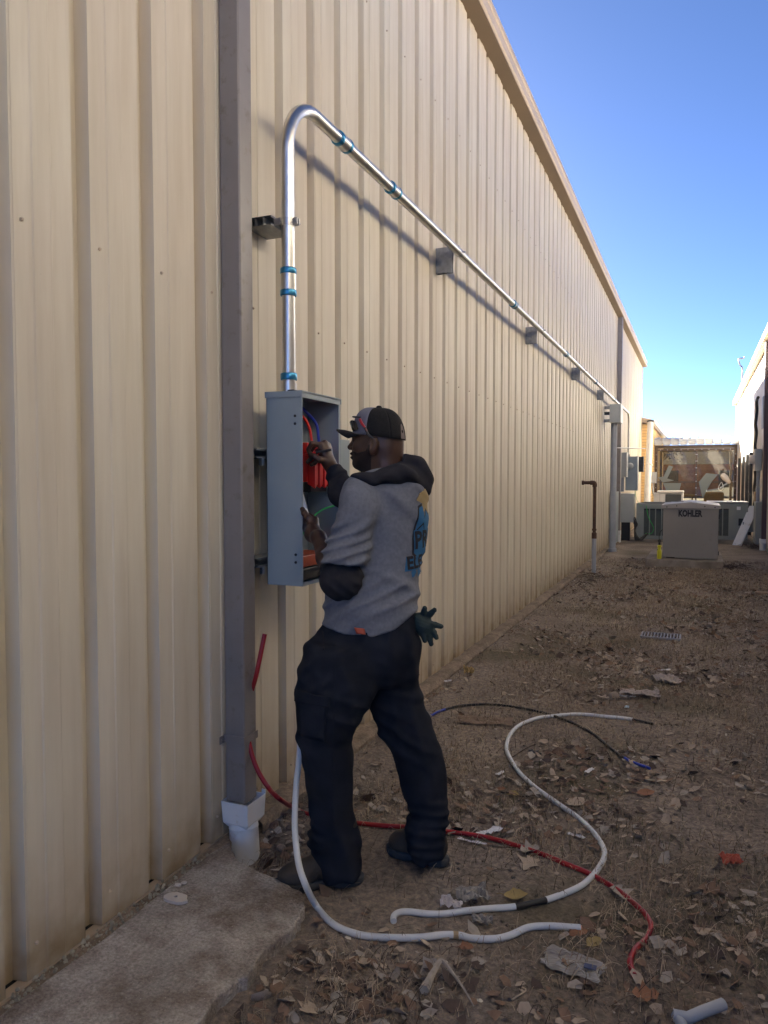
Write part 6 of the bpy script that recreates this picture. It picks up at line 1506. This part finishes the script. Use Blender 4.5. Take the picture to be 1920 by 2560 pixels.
# brim
vs = []; nb_, kb = 16, 8
for i in range(nb_+1):
    th = -1.05+2.1*i/nb_; p0_ = cap_pt(th, 0.02, 0.0)
    for j in range(kb+1):
        t = j/kb; q = HR.T@(p0_-HO); reach = 0.070*math.cos(th*0.95)**0.45 if abs(th) < 1.5 else 0
        x = q[0]+reach*t*1.0; y = q[1]*(1-0.10*t); z = q[2]+0.026*t-0.046*(y/0.08)**2*(0.15+0.85*t)-0.012*t*t; vs.append(HP(x, y, z))
q = kb+1; o = MB().add(vs, [(i*q+j,(i+1)*q+j,(i+1)*q+j+1,i*q+j+1) for i in range(nb_) for j in range(kb)]).build('brim', M_capk, person, smooth='all')
s = o.modifiers.new('thick','SOLIDIFY'); s.thickness = 0.004; s.offset = 0
s = o.modifiers.new('sub','SUBSURF'); s.levels = 1; s.render_levels = 1

# ---------------- sunglasses on the cap
sg = thing('sunglasses', 'dark sunglasses with red temples resting on the brim of the cap', 'sunglasses', tuple(HP(0.11,0,0.08)))
M_lens = mat('dark_lens', (0.01,0.01,0.014), 0.08, spec=0.8); M_redf = mat('red_frame', (0.40,0.02,0.03), 0.3)
for s_ in (-1, 1):
    lens = []
    for i in range(9):
        for j in range(7):
            a = -0.5+i/8; b = -0.5+j/6; th = s_*(0.38+0.62*(a+0.5)*0.9); k = 1-0.45*(a*1.6)**2*1.0
            p = HR.T@(cap_pt(th, 0.10, 0.009)-HO); lens.append(HP(p[0]+0.010*b, p[1], 0.082+b*0.042*k-0.004))
    MB().add(lens, [(i*7+j,(i+1)*7+j,(i+1)*7+j+1,i*7+j+1) for i in range(8) for j in range(6)]).build('lens', M_lens, sg, smooth='all')
    P_ = [cap_pt(s_*th, ph, 0.009) for th, ph in ((1.0,0.30),(1.12,0.22),(1.28,0.14))]
    P_ += [HP(*(np.array([0.010,s_*0.094,0.040]))), HP(-0.010,s_*0.090,0.025)]
    MB().tube(cr([tuple(p) for p in P_],5), [0.0055]*8+[0.0045]*7+[0.0035]*6, 8).build('temple', M_redf if True else M_black, sg, smooth=True)
    MB().tube(cr([tuple(p) for p in P_[2:]],5), 0.0052, 8).build('temple_tip', M_black, sg, smooth=True)
MB().tube(cr([tuple(cap_pt(th, 0.34, 0.010)) for th in np.linspace(-1.0,1.0,9)],3), 0.0032, 6).build('frame', M_black, sg, smooth=True)

# ---------------- pen, gloves, knife
pen = thing('marker_pen', 'red and black marker pen held in the raised hand', 'pen', tuple(penA))
d_ = unit(penB-penA); L = np.linalg.norm(penB-penA)
MB().lathe(penA, [(0,0.0012),(0.010,0.0022),(0.011,0.0042),(L*0.50,0.0048),(L*0.5,0.0052)], 12, d_).build('barrel', M_redp, pen, smooth=True)
MB().lathe(penA+d_*L*0.5, [(0,0.0056),(L*0.46,0.0056),(L*0.5,0.0045)], 12, d_).build('cap', M_black, pen, smooth=True)
gl = thing('work_gloves', 'dark knitted work gloves hanging from the back pocket with splayed fingers', 'gloves', tuple(W(1060,1560,WB)))
def gloves(P):
    w0 = WB-0.02; c = cap(P, W(1046,1548,w0), W(1066,1566,w0-0.01), 0.026, 0.030); c = smin(c, cap(P, W(1052,1570,w0-0.01), W(1066,1586,w0-0.01), 0.024,0.022), 0.02)
    for a, b, e, r in (((1058,1545),(1060,1530),(1062,1520),0),((1068,1545),(1078,1533),(1086,1525),0.0),((1072,1560),(1088,1562),(1103,1566),0.0),((1070,1570),(1084,1580),(1091,1594),-0.01),((1066,1578),(1074,1594),(1078,1610),-0.01),((1056,1578),(1060,1592),(1062,1602),-0.02)):
        c = smin(c, cap(P, W(*a,w0+r), W(*b,w0+r-0.01), 0.0120, 0.0110), 0.006); c = smin(c, cap(P, W(*b,w0+r-0.01), W(*e,w0+r-0.015), 0.0110, 0.0090), 0.004)
    return c + fold(P, (0.3,0.2,1.0), 0.012, 0.0012, 0.4, 41)
c_ = W(1070,1565,WB-0.02); P, org = grid(c_-0.10, c_+0.10, 0.0030); V, Q = surfnets(gloves(P), org, 0.0030); rmesh('glove', V, Q, M_glove, gl, 1)
kn = patch([(887,1567),(912,1571),(915,1586),(893,1583)], SB, 'knife_clip', M_orange, None, 0.010, 4, 0.006)
if kn: tag(kn, 'orange folding knife clipped at the waist under the shirt hem', 'knife')
ws = thing('white_wire', 'white insulated wire end held in the lowered hand inside the box', 'wire', tuple(W(752,1250,2.72)))
MB().tube(cr([tuple(W(744,1200,3.27)), tuple(W(753,1235,3.22)), tuple(W(762,1268,3.15)), tuple(W(770,1300,3.10))],6), 0.0095, 10).build('wire', M_whitec, ws, smooth=True)
